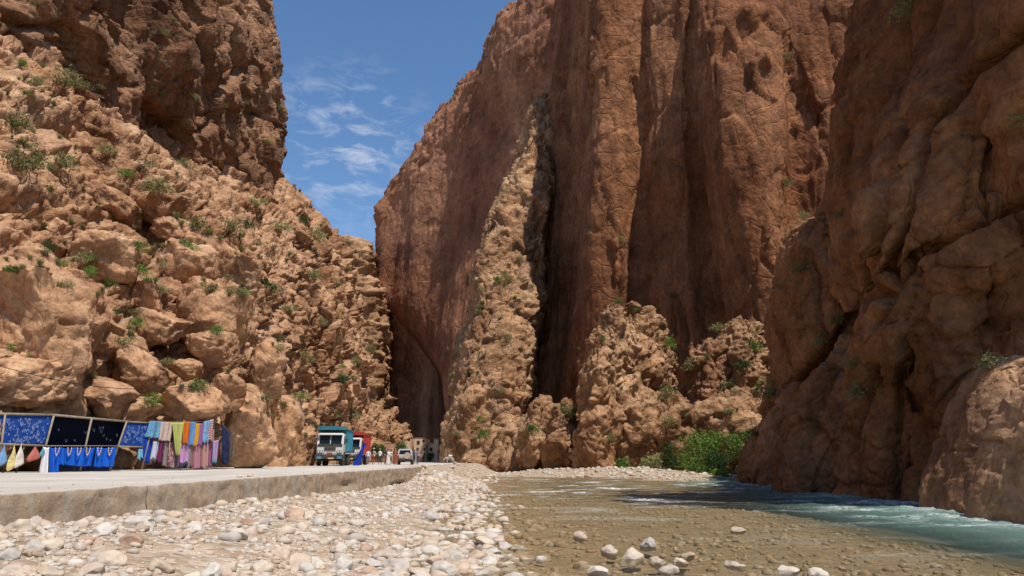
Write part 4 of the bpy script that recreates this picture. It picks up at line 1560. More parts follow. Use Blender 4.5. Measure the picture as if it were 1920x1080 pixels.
parts.append(cloth('backcloth', M['blue_backcloth'], ((239, 792), (286, 794), (272, 837), (224, 837)), off=-0.03, folds=1.2, amp=0.02, seed=3))
parts.append(cloth('bay_shade_sheet', M['bay_shade_cloth'], ((101, 780), (172, 786), (156, 838), (86, 836)), off=-0.5, folds=2, amp=0.04, seed=4))  # dark sheets stand in for the shaded inside of the open bays
parts.append(cloth('bay_shade_sheet', M['bay_shade_cloth'], ((171, 785), (239, 791), (223, 838), (155, 838)), off=-0.5, folds=2, amp=0.04, seed=5))
parts.append(cloth('under_shade_sheet', M['bay_shade_cloth'], ((85, 838), (222, 838), (208, 884), (72, 888)), off=-0.7, folds=3, amp=0.06, seed=6))  # dark sheet painting the shaded void behind the hung cloths
# board added over the open bays to shade them
m_ = MB()
q = [on_stall(98, 778, 0.02), on_stall(243, 790.5, 0.02), on_stall(243, 790.5, -1.3), on_stall(98, 778, -1.3)]
for z in (0.0, 0.03):
    pass
m_.bm.faces.new([m_.bm.verts.new(x) for x in q])
bmesh.ops.solidify(m_.bm, geom=m_.bm.faces[:], thickness=0.035)
parts.append(m_.build('shade_board', M['dark_wood']))
for o in parts:
    adopt(o, stall)


def strings(name, quad, n, lenpx, mat, parent, seed, sway=0.6, loop=True):
    """short strings of beads pinned on a cloth, many and tiny"""
    r_ = np.random.default_rng(seed)
    V, Fc = [], []
    off = 0
    (x0, y0), (x1, y1), (x2, y2), (x3, y3) = quad
    for _ in range(n):
        u, v = r_.random(), r_.random()
        cx = (x0 * (1 - u) + x1 * u) * (1 - v) + (x3 * (1 - u) + x2 * u) * v
        cy = (y0 * (1 - u) + y1 * u) * (1 - v) + (y3 * (1 - u) + y2 * u) * v
        L = lenpx * r_.uniform(0.5, 1.2)
        w = L * r_.uniform(0.15, 0.5) if loop else 0.3
        pts = []
        for k in range(7):
            a = math.pi * k / 6
            pts.append(np.array(on_stall(cx + w * math.cos(a) + sway * r_.normal() * 0.3, cy + L * math.sin(a), 0.035)))
        pts = np.array(pts)
        th = 0.007
        up = np.array([0, 0, 1.0])
        for k in range(7):
            tdir = pts[min(k + 1, 6)] - pts[max(k - 1, 0)]
            s = np.cross(tdir, np.array(SN))
            s /= np.linalg.norm(s) + 1e-9
            V += [pts[k] + s * th, pts[k] + np.array(SN) * th, pts[k] - s * th]
        for k in range(6):
            a = off + 3 * k
            Fc += [(a, a + 3, a + 4, a + 1), (a + 1, a + 4, a + 5, a + 2)]
        off += 21
    o = link(name, mesh_np(name, np.array(V), np.array(Fc)), mat)
    o['kind'] = 'stuff'
    adopt(o, parent)
    return o


strings('bead_strings', ((14, 781), (96, 783), (84, 828), (2, 826)), 100, 4.5, M['silver_beads'], stall, 1)
strings('bead_strings', ((-36, 781), (6, 781), (-4, 826), (-46, 826)), 30, 8, M['amber_beads'], stall, 2)
strings('bead_strings', ((242, 796), (282, 798), (270, 828), (229, 828)), 52, 4.5, M['silver_beads'], stall, 3)
strings('bead_strings', ((104, 790), (232, 800), (222, 826), (96, 824)), 12, 5, M['dull_beads'], stall, 4)

# cloths and bags hung from the lower rail
cl = [('blue_cloth', 'royal_cloth', ((92, 838), (116, 839), (111, 888), (90, 888)), 'long royal blue cloth hanging beside the white cloth down to the road'),
      ('blue_cloth', 'royal_cloth', ((115, 839), (141, 839), (137, 873), (112, 872)), 'short royal blue cloth hanging second along the rail from the white cloth'),
      ('blue_cloth', 'royal_cloth', ((140, 839), (179, 839), (174, 875), (136, 874)), 'wide royal blue cloth hanging in the middle of the stall rail'),
      ('blue_cloth', 'royal_cloth', ((181, 839), (219, 838), (212, 876), (178, 876)), 'royal blue cloth at the rail end beside the leaning rocks'),
      ('white_cloth', 'white_cloth', ((80, 836), (94, 838), (90, 887), (72, 888)), 'white cloth hanging to the ground beside the blue cloths')]
for k, (nm, mt, cn, lb) in enumerate(cl):
    cloth(nm, M[mt], cn, None, lb, 'cloth', 'cloths hung on the stall rail', off=0.14, folds=2.4, amp=0.08, seed=20 + k, ragged=0.22, sag=0.05)


def bag(corners_top, w, h, mat, label, seed):
    px, py = corners_top
    c = np.array(on_stall(px, py, 0.16))
    r_ = np.random.default_rng(seed)
    s = np.linalg.norm(c) / F
    nu, nv = 16, 12
    A, V = np.meshgrid(np.linspace(0, 2 * np.pi, nu, endpoint=False), np.linspace(0, 1, nv), indexing='ij')
    rad = np.interp(V, [0, 0.15, 0.6, 0.92, 1], [0.08, 0.25, 0.85, 1.0, 0.6]) * w * s / 2
    x = np.cos(A) * rad
    y = np.sin(A) * rad * 0.35
    z = -V * h * s + 0.06 * np.cos(A) * V
    p = c + x[..., None] * np.array(SD) + y[..., None] * np.array(SN) + z[..., None] * np.array([0, 0, 1.0])
    p += 0.03 * np.stack([perlin((p.reshape(-1, 3) * 4 + 9 * k)) for k in range(3)], -1).reshape(p.shape)
    a = np.arange(nu * nv).reshape(nu, nv)
    a2 = np.vstack([a, a[:1]])
    f = np.stack([a2[:-1, :-1], a2[1:, :-1], a2[1:, 1:], a2[:-1, 1:]], -1).reshape(-1, 4)
    root = empty('bag', Vector(c))
    tag(root, label, 'bag', 'bags hung under the stall rail')
    o = link('bag_body', mesh_np('bag_body', p.reshape(-1, 3) - c, f), mat, root)
    m_ = MB()
    m_.cyl((0, 0, -0.02), Vector((0, 0, 0.10)), 0.012, 0.01, 6)
    m_.build('strap', mat, root)
    return root


paint('bag_blue', (0.16, 0.30, 0.50), 0.8, 0.2, 8)
paint('bag_cream', (0.62, 0.55, 0.47), 0.8, 0.2, 8)
paint('bag_yellow', (0.62, 0.50, 0.20), 0.8, 0.35, 8)
paint('bag_red', (0.42, 0.12, 0.09), 0.8, 0.2, 8)
paint('bag_teal', (0.08, 0.30, 0.36), 0.8, 0.2, 8)
bag((8, 836), 16, 28, M['bag_blue'], 'slack light blue bag hanging under the jewellery stall', 1)
bag((27, 836), 13, 34, M['bag_yellow'], 'pale and yellow bag hanging beside the cream bag', 2)
bag((40, 836), 16, 30, M['bag_cream'], 'cream triangular bag hanging from the stall rail', 3)
bag((66, 838), 20, 20, M['bag_red'], 'brick red bag hanging from the stall rail', 4)
bag((81, 839), 8, 12, M['bag_teal'], 'small teal bag hanging against the white cloth', 5)


def necklace(px, py, label):
    c = on_stall(px, py, 0.24)
    root = empty('necklace', c)
    tag(root, label, 'necklace', 'necklaces hung over the blue cloths')
    s = c.length / F
    m_ = MB()
    pts = [Vector(SD) * (3.0 * s * math.cos(a)) + Vector((0, 0, -1)) * (11 * s * math.sin(a)) for a in [math.pi * k / 8 for k in range(9)]]
    for a, b in zip(pts[:-1], pts[1:]):
        m_.cyl(a, b, 0.018, 0.018, 6)
    m_.build('bead_loop', M['amber_beads'], root, smooth=True)
    m_ = MB()
    m_.cyl(Vector((0, 0, -10 * s)), Vector((0, 0, -13.5 * s)), 0.05, 0.03, 8)
    m_.build('pendant', M['silver_beads'], root, smooth=True)


for px in (108, 131, 149, 166, 187, 207):
    necklace(px, 839, 'chunky bead necklace with silver pendant hung over a royal blue cloth')

# scarves on two lines
rack = empty('scarf_rack', on_stall(340, 878))
tag(rack, 'line of poles and ropes carrying coloured scarves', 'rack')
for o in (pole(None, 'rope', (284, 790), (402, 791), 0.012, 'wood_pole', 0.05), pole(None, 'rope', (266, 826), (410, 827), 0.012, 'wood_pole', -0.05), pole(None, 'post', (402, 786), (396, 880), 0.035, 'wood_pole', -0.1),
          pole(None, 'post', (345, 788), (338, 880), 0.03, 'wood_pole', -0.12)):
    adopt(o, rack)
cloth_mat('sc_blue_multi', (0.094, 0.234, 0.390), (0.156, 0.328, 0.452))
cloth_mat('sc_beige', (0.468, 0.351, 0.296))
cloth_mat('sc_lime', (0.406, 0.406, 0.125))
cloth_mat('sc_orange', (0.562, 0.133, 0.016))
cloth_mat('sc_blue', (0.117, 0.234, 0.452))
cloth_mat('sc_mustard', (0.546, 0.281, 0.023))
cloth_mat('sc_purple', (0.250, 0.101, 0.281))
cloth_mat('sc_sky', (0.109, 0.281, 0.484), (0.273, 0.390, 0.507))
cloth_mat('sc_redstripe', (0.351, 0.070, 0.047), (0.468, 0.390, 0.351), 9.0, 1)
cloth_mat('sc_royal', (0.008, 0.039, 0.312))
cloth_mat('sc_white', (0.429, 0.437, 0.530), (0.094, 0.101, 0.094), pattern='band')
cloth_mat('sc_maroon', (0.156, 0.023, 0.078))
cloth_mat('sc_taupe', (0.265, 0.218, 0.203), (0.140, 0.101, 0.101), 5.0, 0)
cloth_mat('sc_paisley', (0.218, 0.039, 0.055), (0.452, 0.359, 0.343))
cloth_mat('sc_slate', (0.109, 0.117, 0.156), (0.234, 0.078, 0.109), 3.0, 0)
cloth_mat('sc_mauve', (0.452, 0.234, 0.429), (0.047, 0.055, 0.094), pattern='band')
cloth_mat('sc_grey', (0.250, 0.257, 0.281), (0.351, 0.117, 0.109), 4.0, 0)
cloth_mat('sc_rosewood', (0.281, 0.148, 0.140))
cloth_mat('sc_pink', (0.429, 0.172, 0.234))
cloth_mat('sc_tan', (0.406, 0.234, 0.187), (0.429, 0.195, 0.218), 3.0, 0)
cloth_mat('sc_plum', (0.265, 0.101, 0.172))
cloth_mat('sc_lilac', (0.359, 0.234, 0.429), (0.125, 0.265, 0.296), pattern='band')
cloth_mat('garment_navy', (0.016, 0.020, 0.055), (0.031, 0.039, 0.094))
cloth_mat('garment_brown', (0.133, 0.094, 0.070), (0.078, 0.055, 0.047), 6.0, 0)
cloth_mat('sc_aqua', (0.156, 0.374, 0.515))
sc = [
    ('sc_blue_multi', ((282, 789), (304, 791), (297, 822), (274, 819)), 'mottled blue shawl on the upper line next to the beige shawl', 0.10),
    ('sc_beige', ((303, 791), (324, 792), (317, 829), (297, 825)), 'beige pink shawl on the upper line next to the lime scarf', 0.12),
    ('sc_lime', ((323, 792), (345, 792), (337, 854), (331, 854)), 'lime yellow scarf hanging to a point', 0.22),
    ('sc_orange', ((344, 791), (357, 791), (353, 833), (342, 832)), 'bright orange scarf on the upper line', 0.12),
    ('sc_blue', ((357, 791), (368, 792), (364, 835), (351, 834)), 'plain mid blue scarf between the orange and mustard scarves', 0.10),
    ('sc_mustard', ((368, 794), (376, 794), (371, 835), (363, 835)), 'narrow mustard yellow scarf on the upper line', 0.12),
    ('sc_purple', ((376, 794), (384, 794), (378, 834), (370, 834)), 'narrow purple scarf beside the mustard scarf', 0.10),
    ('sc_sky', ((383, 790), (396, 788), (388, 832), (378, 831)), 'sky blue patterned scarf near the end post', 0.12),
    ('sc_redstripe', ((393, 788), (401, 786), (400, 826), (386, 832)), 'red and white striped scarf draped over the end post', 0.14),
    ('sc_royal', ((271, 822), (288, 822), (281, 868), (265, 865)), 'royal blue shawl on the lower line under the mottled blue shawl', 0.0),
    ('sc_aqua', ((259, 842), (267, 842), (266, 860), (256, 860)), 'small light aqua cloth hanging beside the royal blue shawl', 0.05),
    ('sc_white', ((287, 828), (299, 828), (292, 868), (279, 866)), 'white scarf with dark hem on the lower line', 0.02),
    ('sc_maroon', ((299, 827), (308, 827), (303, 868), (294, 866)), 'dark maroon scarf on the lower line', 0.0),
    ('sc_taupe', ((308, 829), (318, 829), (313, 875), (304, 873)), 'taupe striped scarf beside the paisley one', 0.0),
    ('sc_paisley', ((317, 829), (327, 829), (329, 877), (315, 876)), 'maroon and white paisley scarf on the lower line', 0.0),
    ('sc_slate', ((328, 832), (338, 832), (336, 876), (328, 877)), 'dark slate striped scarf behind the lime point', -0.02),
    ('sc_mauve', ((340, 832), (353, 833), (351, 876), (337, 874)), 'shiny mauve scarf with dark hem on the lower line', 0.04),
    ('sc_grey', ((352, 835), (359, 835), (355, 877), (351, 877)), 'grey scarf with thin red stripes on the lower line', 0.0),
    ('sc_rosewood', ((358, 834), (366, 834), (363, 876), (356, 876)), 'plain rosewood brown scarf on the lower line', 0.0),
    ('sc_pink', ((365, 834), (374, 834), (373, 879), (361, 879)), 'dusty pink scarf on the lower line', 0.03),
    ('sc_rosewood', ((374, 832), (381, 832), (378, 876), (373, 877)), 'rosewood brown scarf between the pink and tan scarves', -0.02),
    ('sc_tan', ((380, 831), (391, 831), (389, 877), (377, 877)), 'tan and rose striped scarf on the lower line', 0.02),
    ('sc_plum', ((390, 829), (397, 828), (395, 876), (388, 876)), 'plum scarf beside the end post on the lower line', 0.0),
    ('sc_lilac', ((399, 827), (410, 825), (406, 868), (397, 868)), 'lilac and teal scarf hanging last on the lower line', 0.0),
]
for k, (mt, cn, lb, of) in enumerate(sc):
    cloth('scarf', M[mt], cn, None, lb, 'scarf', 'scarves hung on the two lines', off=of, folds=1.3 + 0.9 * ((k * 7) % 4) / 3, amp=0.06, seed=50 + k, nu=16, nv=16, ragged=0.28)
g1 = empty('garment_stand', on_stall(424, 872))
tag(g1, 'wooden pole stand holding a navy and a brown garment', 'stand')
for o in (pole(None, 'post', (417, 794), (428, 874), 0.03, 'dark_wood', -0.05), pole(None, 'arm', (416, 795), (434, 812), 0.02, 'dark_wood', 0.0)):
    adopt(o, g1)
cloth('garment', M['garment_navy'], ((416, 796), (431, 812), (428, 870), (415, 868)), None, 'long navy garment hanging from the pole stand', 'garment', 'garments on the pole stand', off=0.06, folds=2.2, amp=0.07, seed=90)
cloth('garment', M['garment_brown'], ((430, 812), (440, 814), (434, 866), (428, 866)), None, 'striped brown garment hanging behind the navy one', 'garment', 'garments on the pole stand', off=-0.02, folds=2.2, amp=0.06, seed=91)

# overhead cable strung along the slope
paint('black_rubber', (0.02, 0.02, 0.02), 0.7, 0.1)
A, B = P(-60, 676, 24.5), P(345, 724, 35.0)
m_ = MB()
last = None
for k in range(25):
    u = k / 24
    q = A.lerp(B, u)
    q = Vector((q.x + 0.4, q.y, q.z - 0.5 * math.sin(math.pi * u)))
    if last is not None:
        m_.cyl(last, q, 0.014, 0.014, 6)
    last = q
tag(m_.build('cable', M['black_rubber'], None, smooth=True), 'thin black cable strung across the boulders above the stalls', 'cable')
# stones lying on the road edge
for k, (px, py, w) in enumerate([(450, 896, 17), (468, 895, 11)]):
    d = ray(px, py)
    t_ = -0.45 / d.z
    c = d * t_
    q, f = stone_meshes[k]
    me = mesh_np('loose_stone', q * (w * t_ / F / 2), f)
    set_attr(me, 'wet', np.zeros(len(q)))
    set_attr(me, 'tint', np.full(len(q), 0.3))
    tag(link('loose_stone', me, M['stone'], None, c + Vector((0, 0, 0.04))), ('broad loose stone lying on the concrete road by the wall edge', 'smaller loose stone lying next to the broad one on the road')[k], 'stone', 'stones lying on the road')

# ------------------------------------------------------------------ lorries, car, people, donkey
paint('truck_white', (0.62, 0.60, 0.56), 0.5, 0.08, 2, dirt=0.35)
paint('truck_teal', (0.03, 0.22, 0.30), 0.5, 0.15, 2, dirt=0.25)
paint('truck_red', (0.42, 0.035, 0.03), 0.5, 0.15, 2, dirt=0.25)
paint('truck_dark', (0.035, 0.035, 0.035), 0.6, 0.3, 5, dirt=0.2)
paint('tyre_rubber', (0.03, 0.03, 0.03), 0.8, 0.2, 8, dirt=0.3)
paint('rim_steel', (0.30, 0.29, 0.27), 0.5, 0.2, 8, 0.5)
paint('lamp_glass', (0.65, 0.66, 0.64), 0.15, 0.05, 8)
paint('chrome', (0.55, 0.55, 0.55), 0.2, 0.05, 8, 0.9)
paint('plate_yellow', (0.55, 0.42, 0.14), 0.5, 0.1, 8)
paint('plate_red', (0.30, 0.06, 0.05), 0.5, 0.1, 8)
m, t, b, o = new_mat('dark_glass')
b.inputs['Base Color'].default_value = (0.02, 0.022, 0.025, 1)
b.inputs['Roughness'].default_value = 0.08
b.inputs['Specular IOR Level'].default_value = 0.6
M['dark_glass'] = m


def wheel(parent, x, y, r, w, side):
    m_ = MB()
    seg = 20
    # tyre as a lathe with rounded shoulders
    prof = [(0.55, -w / 2), (0.92, -w / 2), (1.0, -w / 3), (1.0, w / 3), (0.92, w / 2), (0.55, w / 2)]
    vs_ = []
    for k in range(seg):
        a = 2 * math.pi * k / seg
        vs_.append([m_.bm.verts.new((x + px_, y + math.cos(a) * r * rr, r + math.sin(a) * r * rr)) for rr, px_ in prof])
    for k in range(seg):
        for j in range(len(prof)):
            m_.bm.faces.new((vs_[k][j], vs_[(k + 1) % seg][j], vs_[(k + 1) % seg][(j + 1) % len(prof)], vs_[k][(j + 1) % len(prof)]))
    ty = m_.build('tyre', M['tyre_rubber'], parent, smooth=True)
    m_ = MB()
    m_.cyl((x - w * 0.3, y, r), (x + w * 0.3, y, r), r * 0.55, r * 0.55, 16)
    m_.cyl((x + side * w * 0.3, y, r), (x + side * w * 0.48, y, r), r * 0.22, r * 0.16, 10)
    m_.build('rim', M['rim_steel'], ty, smooth=False)


def truck(name, loc, rz, bodymat, cabmat, label, cat):
    """tipper lorry facing -y; origin on the ground under its middle"""
    T = empty(name, loc, rz)
    tag(T, label, cat)
    W = 2.45
    yf = -4.0
    # cab
    m_ = MB()
    m_.prism([(yf, 0.95), (yf, 1.72), (yf + 0.10, 1.82), (yf + 0.38, 2.75), (yf + 0.55, 2.85), (yf + 1.75, 2.85), (yf + 1.75, 0.95)], -W / 2 + 0.08, W / 2 - 0.08)
    bmesh.ops.bevel(m_.bm, geom=m_.bm.edges[:], offset=0.05, segments=2, affect='EDGES')
    cab = m_.build('cab', cabmat, T)
    m_ = MB()
    m_.quad([(-W / 2 + 0.26, yf + 0.125, 1.93), (W / 2 - 0.26, yf + 0.125, 1.93), (W / 2 - 0.26, yf + 0.345, 2.66), (-W / 2 + 0.26, yf + 0.345, 2.66)])
    bmesh.ops.solidify(m_.bm, geom=m_.bm.faces[:], thickness=-0.03)
    for v in m_.bm.verts:
        v.co.y -= 0.02
    ws = m_.build('windscreen', M['dark_glass'], cab)
    m_ = MB()
    m_.box((0, yf + 0.20, 2.28), (0.06, 0.05, 0.75), (-0.29, 0, 0))
    m_.build('screen_bar', cabmat, ws)
    for s in (-1, 1):
        m_ = MB()
        m_.prism([(yf + 0.45, 1.90), (yf + 0.62, 2.62), (yf + 1.45, 2.62), (yf + 1.45, 1.90)], s * (W / 2 - 0.085), s * (W / 2 - 0.06))
        m_.build('side_window', M['dark_glass'], cab)
        m_ = MB()
        m_.cyl((s * (W / 2 - 0.05), yf + 0.35, 2.35), (s * (W / 2 + 0.16), yf + 0.2, 2.35), 0.02, 0.02, 6)
        m_.box((s * (W / 2 + 0.16), yf + 0.18, 2.2), (0.18, 0.06, 0.42), bevel=0.02)
        m_.build('mirror', M['truck_dark'], cab)
        m_ = MB()
        m_.box((s * 0.85, yf - 0.02, 1.22), (0.46, 0.08, 0.22), bevel=0.02)
        h = m_.build('headlight', M['truck_dark'], cab)
        m_ = MB()
        for dx in (-0.11, 0.11):
            m_.cyl((s * 0.85 + dx, yf - 0.05, 1.22), (s * 0.85 + dx, yf - 0.075, 1.22), 0.085, 0.08, 12)
        m_.build('lens', M['lamp_glass'], h)
    m_ = MB()
    m_.box((0, yf - 0.02, 1.80), (W - 0.3, 0.06, 0.20), bevel=0.02)
    m_.build('black_band', M['truck_dark'], cab)
    m_ = MB()
    for k in range(4):
        m_.box((0, yf - 0.025, 1.36 + k * 0.075), (1.0, 0.05, 0.04))
    m_.build('grille', M['truck_dark'], cab)
    m_ = MB()
    m_.box((0, yf + 0.16, 2.78), (W - 0.35, 0.42, 0.05), (0.35, 0, 0), 0.015)
    m_.build('sun_visor', cabmat, cab)
    m_ = MB()
    m_.box((0, yf - 0.10, 0.78), (W, 0.26, 0.36), bevel=0.05)
    bp_ = m_.build('bumper', M['truck_dark'], T)
    for s in (-1, 1):
        m_ = MB()
        m_.cyl((s * 0.48, yf - 0.22, 1.02), (s * 0.48, yf - 0.27, 1.02), 0.11, 0.11, 14)
        m_.build('fog_lamp', M['chrome'], bp_)
        m_ = MB()
        m_.box((s * 0.88, yf - 0.235, 0.72), (0.42, 0.03, 0.2), bevel=0.01)
        m_.build('painted_panel', bodymat, bp_)
    m_ = MB()
    m_.box((0, yf - 0.17, 1.06), (0.5, 0.04, 0.2), bevel=0.01)
    m_.build('front_badge', M['plate_red'], bp_)
    m_ = MB()
    m_.box((0.15, yf - 0.24, 0.66), (0.5, 0.02, 0.12))
    m_.build('number_plate', M['plate_yellow'], bp_)
    # chassis
    m_ = MB()
    for s in (-1, 1):
        m_.box((s * 0.42, 0.1, 0.92), (0.12, 7.4, 0.26))
    for y in (-2.9, 1.2, 2.6):
        m_.cyl((-1.0, y, 0.52), (1.0, y, 0.52), 0.08, 0.08, 8)
    m_.cyl((0.75, -1.2, 0.75), (0.75, -0.1, 0.75), 0.3, 0.3, 14)
    m_.build('chassis', M['truck_dark'], T)
    for y in (-2.9, 1.2, 2.6):
        for s in (-1, 1):
            wheel(T, s * 1.02, y, 0.54, 0.34, s)
    for s in (-1, 1):
        m_ = MB()
        for k in range(9):
            a0, a1 = math.pi * k / 9, math.pi * (k + 1) / 9
            m_.box((s * 1.02, -2.9 + 0.66 * math.cos((a0 + a1) / 2), 0.56 + 0.66 * math.sin((a0 + a1) / 2)), (0.36, 0.25, 0.03), ((a0 + a1) / 2 - math.pi / 2, 0, 0))
        m_.build('mudguard', M['truck_dark'], T)
    # tipper body with a lip over the cab
    m_ = MB()
    y0, y1, zb, zt = -2.05, 4.0, 1.25, 3.15
    th = 0.06
    m_.box((0, (y0 + y1) / 2, zb), (W, y1 - y0, 0.1))
    for s in (-1, 1):
        m_.box((s * (W / 2 - th / 2), (y0 + y1) / 2, (zb + zt) / 2 + 0.08), (th, y1 - y0, zt - zb))
    m_.box((0, y0 + th / 2, (zb + zt) / 2 + 0.08), (W - 2 * th - 0.004, th, zt - zb))
    m_.box((0, y1 - th / 2, (zb + zt) / 2 + 0.08), (W - 2 * th - 0.004, th, zt - zb))
    bd = m_.build('tipper_body', bodymat, T)
    m_ = MB()
    m_.prism([(y0, zt + 0.08), (y0 - 1.25, zt + 0.02), (y0 - 1.32, zt + 0.34), (y0, zt + 0.38)], -W / 2 - 0.02, W / 2 + 0.02)
    m_.build('cab_lip', bodymat, bd)
    for s in (-1, 1):
        for k in range(8):
            m_ = MB()
            m_.box((s * (W / 2 + 0.045), y0 + 0.25 + k * (y1 - y0 - 0.5) / 7, (zb + zt) / 2 + 0.08), (0.09, 0.10, zt - zb - 0.01), bevel=0.01)
            m_.build('rib', bodymat, bd)
        m_ = MB()
        m_.box((s * (W / 2 + 0.03), (y0 + y1) / 2, zt + 0.13), (0.14, y1 - y0 + 0.02, 0.10), bevel=0.02)
        m_.build('top_rail', bodymat, bd)
    return T


def gpos(px, Y, z=-0.45):
    """ground position under a pixel column at distance Y"""
    f = Y * CP + z * SP
    return Vector(((px - 960) / F * f, Y, z))


t1 = gpos(626, 66.5)
truck('tipper_truck', t1, math.radians(8), M['truck_teal'], M['truck_white'], 'white-cabbed tipper lorry with a teal blue tipping body', 'truck')
truck('tipper_truck', gpos(664, 79.5), math.radians(5), M['truck_red'], M['truck_white'], 'tipper lorry with a bright red tipping body parked behind the teal one', 'truck')
# blue tarpaulin propped against the red lorry
m_ = MB()
nu, nv = 10, 16
G = np.zeros((nu, nv, 3))
for i in range(nu):
    for j in range(nv):
        u, v = i / (nu - 1) - 0.5, j / (nv - 1)
        w = 0.62 * (1 - 0.5 * v) * (1 + 0.18 * math.sin(7 * v))
        G[i, j] = (u * w + 0.8 * v, 0.10 * math.sin(u * 18 + 3 * v) - 0.1 * v, 2.15 * v)
paint('tarp_blue', (0.01, 0.05, 0.38), 0.6, 0.25, 4)
bk = G + np.array([0, 0.05, 0])
f = grid_faces(nu, nv)
tp = link('tarpaulin', mesh_np('tarpaulin', np.concatenate([G.reshape(-1, 3), bk.reshape(-1, 3)]), np.concatenate([f, f[:, ::-1] + nu * nv])), M['tarp_blue'], None, gpos(667.5, 69.0))
tag(tp, 'bright blue folded tarpaulin propped against the red lorry', 'tarpaulin')

# off-road car seen from behind
paint('car_silver', (0.50, 0.49, 0.46), 0.35, 0.05, 2, 0.3, dirt=0.3)
paint('cover_beige', (0.42, 0.34, 0.26), 0.6, 0.1, 4)
paint('lamp_red', (0.35, 0.02, 0.02), 0.2, 0.1, 4)
car = empty('offroad_car', gpos(760, 84.0), math.radians(6))
tag(car, 'silver off-road car seen from behind with a round spare wheel cover', 'car')
m_ = MB()
m_.prism([(-2.05, 0.55), (-2.08, 1.05), (-1.98, 1.12), (-1.86, 1.72), (-1.7, 1.80), (0.55, 1.80), (0.75, 1.72), (1.05, 1.14), (2.1, 1.02), (2.2, 0.9), (2.2, 0.5)], -0.86, 0.86)
for v in m_.bm.verts:
    if v.co.z > 1.3:
        v.co.x *= 0.86
bmesh.ops.bevel(m_.bm, geom=m_.bm.edges[:], offset=0.05, segments=2, affect='EDGES')
cbody = m_.build('body', M['car_silver'], car)
m_ = MB()
m_.quad([(-0.68, -1.985, 1.18), (0.68, -1.985, 1.18), (0.58, -1.89, 1.64), (-0.58, -1.89, 1.64)])
bmesh.ops.solidify(m_.bm, geom=m_.bm.faces[:], thickness=0.03)
m_.build('rear_window', M['dark_glass'], cbody)
for s in (-1, 1):
    m_ = MB()
    m_.quad([(s * 0.845, -1.55, 1.18), (s * 0.85, 0.75, 1.18), (s * 0.75, 0.5, 1.66), (s * 0.75, -1.5, 1.66)])
    bmesh.ops.solidify(m_.bm, geom=m_.bm.faces[:], thickness=0.03)
    m_.build('side_window', M['dark_glass'], cbody)
    m_ = MB()
    m_.box((s * 0.74, -2.08, 0.92), (0.14, 0.05, 0.30), bevel=0.02)
    m_.build('tail_light', M['lamp_red'], cbody)
    m_ = MB()
    m_.box((s * 0.98, 0.6, 1.22), (0.16, 0.08, 0.16), bevel=0.03)
    m_.build('mirror', M['truck_dark'], cbody)
    for y in (-1.35, 1.35):
        wheel(car, s * 0.78, y, 0.37, 0.24, s)
m_ = MB()
m_.cyl((0.26, -2.06, 1.02), (0.26, -2.28, 1.02), 0.38, 0.36, 24)
m_.build('spare_wheel_cover', M['cover_beige'], cbody)
m_ = MB()
m_.box((0, -2.12, 0.58), (1.66, 0.2, 0.2), bevel=0.04)
m_.build('rear_bumper', M['truck_dark'], cbody)
m_ = MB()
m_.box((-0.45, -2.10, 0.86), (0.46, 0.02, 0.12))
m_.build('number_plate', M['plate_yellow'], cbody)
m_ = MB()
m_.box((0, 0, 0.42), (1.3, 3.6, 0.16))
m_.build('underbody', M['truck_dark'], car)


# people: one continuous skin per body
def skinned(edges, pts, rad, sub=1, root=0):
    me = bpy.data.meshes.new('figure')
    me.from_pydata([Vector(p) for p in pts], edges, [])
    o = bpy.data.objects.new('figure_tmp', me)
    COL.objects.link(o)
    md = o.modifiers.new('skin', 'SKIN')
    md.use_smooth_shade = True
    for k, r_ in enumerate(rad):
        sv = me.skin_vertices[0].data[k]
        sv.radius = r_ if isinstance(r_, tuple) else (r_, r_)
        sv.use_root = (k == root)
    if sub:
        s_ = o.modifiers.new('sub', 'SUBSURF')
        s_.levels = sub
        s_.render_levels = sub
    dg = bpy.context.evaluated_depsgraph_get()
    out = bpy.data.meshes.new_from_object(o.evaluated_get(dg))
    bpy.data.objects.remove(o)
    bpy.data.meshes.remove(me)
    return out


def body_mesh(stride=0.0, arm=0.1, bend=0.0, elbow=0.25):
    s = stride
    pts = [(0, 0, 0.95), (0, 0.0, 1.12), (0, bend * 0.4, 1.36), (0, bend * 0.5, 1.46), (0, bend * 0.7 - 0.01, 1.56), (0, bend * 0.8 - 0.03, 1.66), (0, bend * 0.8 - 0.02, 1.74)]
    rad = [(0.16, 0.115), (0.145, 0.10), (0.17, 0.11), (0.09, 0.075), (0.058, 0.058), (0.085, 0.10), (0.07, 0.085)]
    ed = [(0, 1), (1, 2), (2, 3), (3, 4), (4, 5), (5, 6)]

    def add(p, r_, par):
        pts.append(p)
        rad.append(r_)
        ed.append((par, len(pts) - 1))
        return len(pts) - 1
    for sd in (-1, 1):
        k = add((sd * 0.20, bend * 0.45, 1.41), 0.062, 2)
        k = add((sd * (0.24 + arm * 0.3), bend * 0.45 + 0.03 - sd * s * 0.3, 1.14), 0.048, k)
        k = add((sd * (0.25 + arm * 0.4), bend * 0.45 - elbow - sd * s * 0.3, 0.95), 0.038, k)
        k = add((sd * (0.25 + arm * 0.4), bend * 0.45 - elbow - 0.05 - sd * s * 0.3, 0.86), 0.034, k)
        k = add((sd * 0.095, 0, 0.86), 0.088, 0)
        k = add((sd * 0.10, sd * s * 0.5 - 0.03, 0.48), 0.062, k)
        k = add((sd * 0.10, sd * s, 0.09), 0.042, k)
        k = add((sd * 0.11, sd * s - 0.13, 0.035), 0.036, k)
    return skinned(ed, pts, rad, 1)


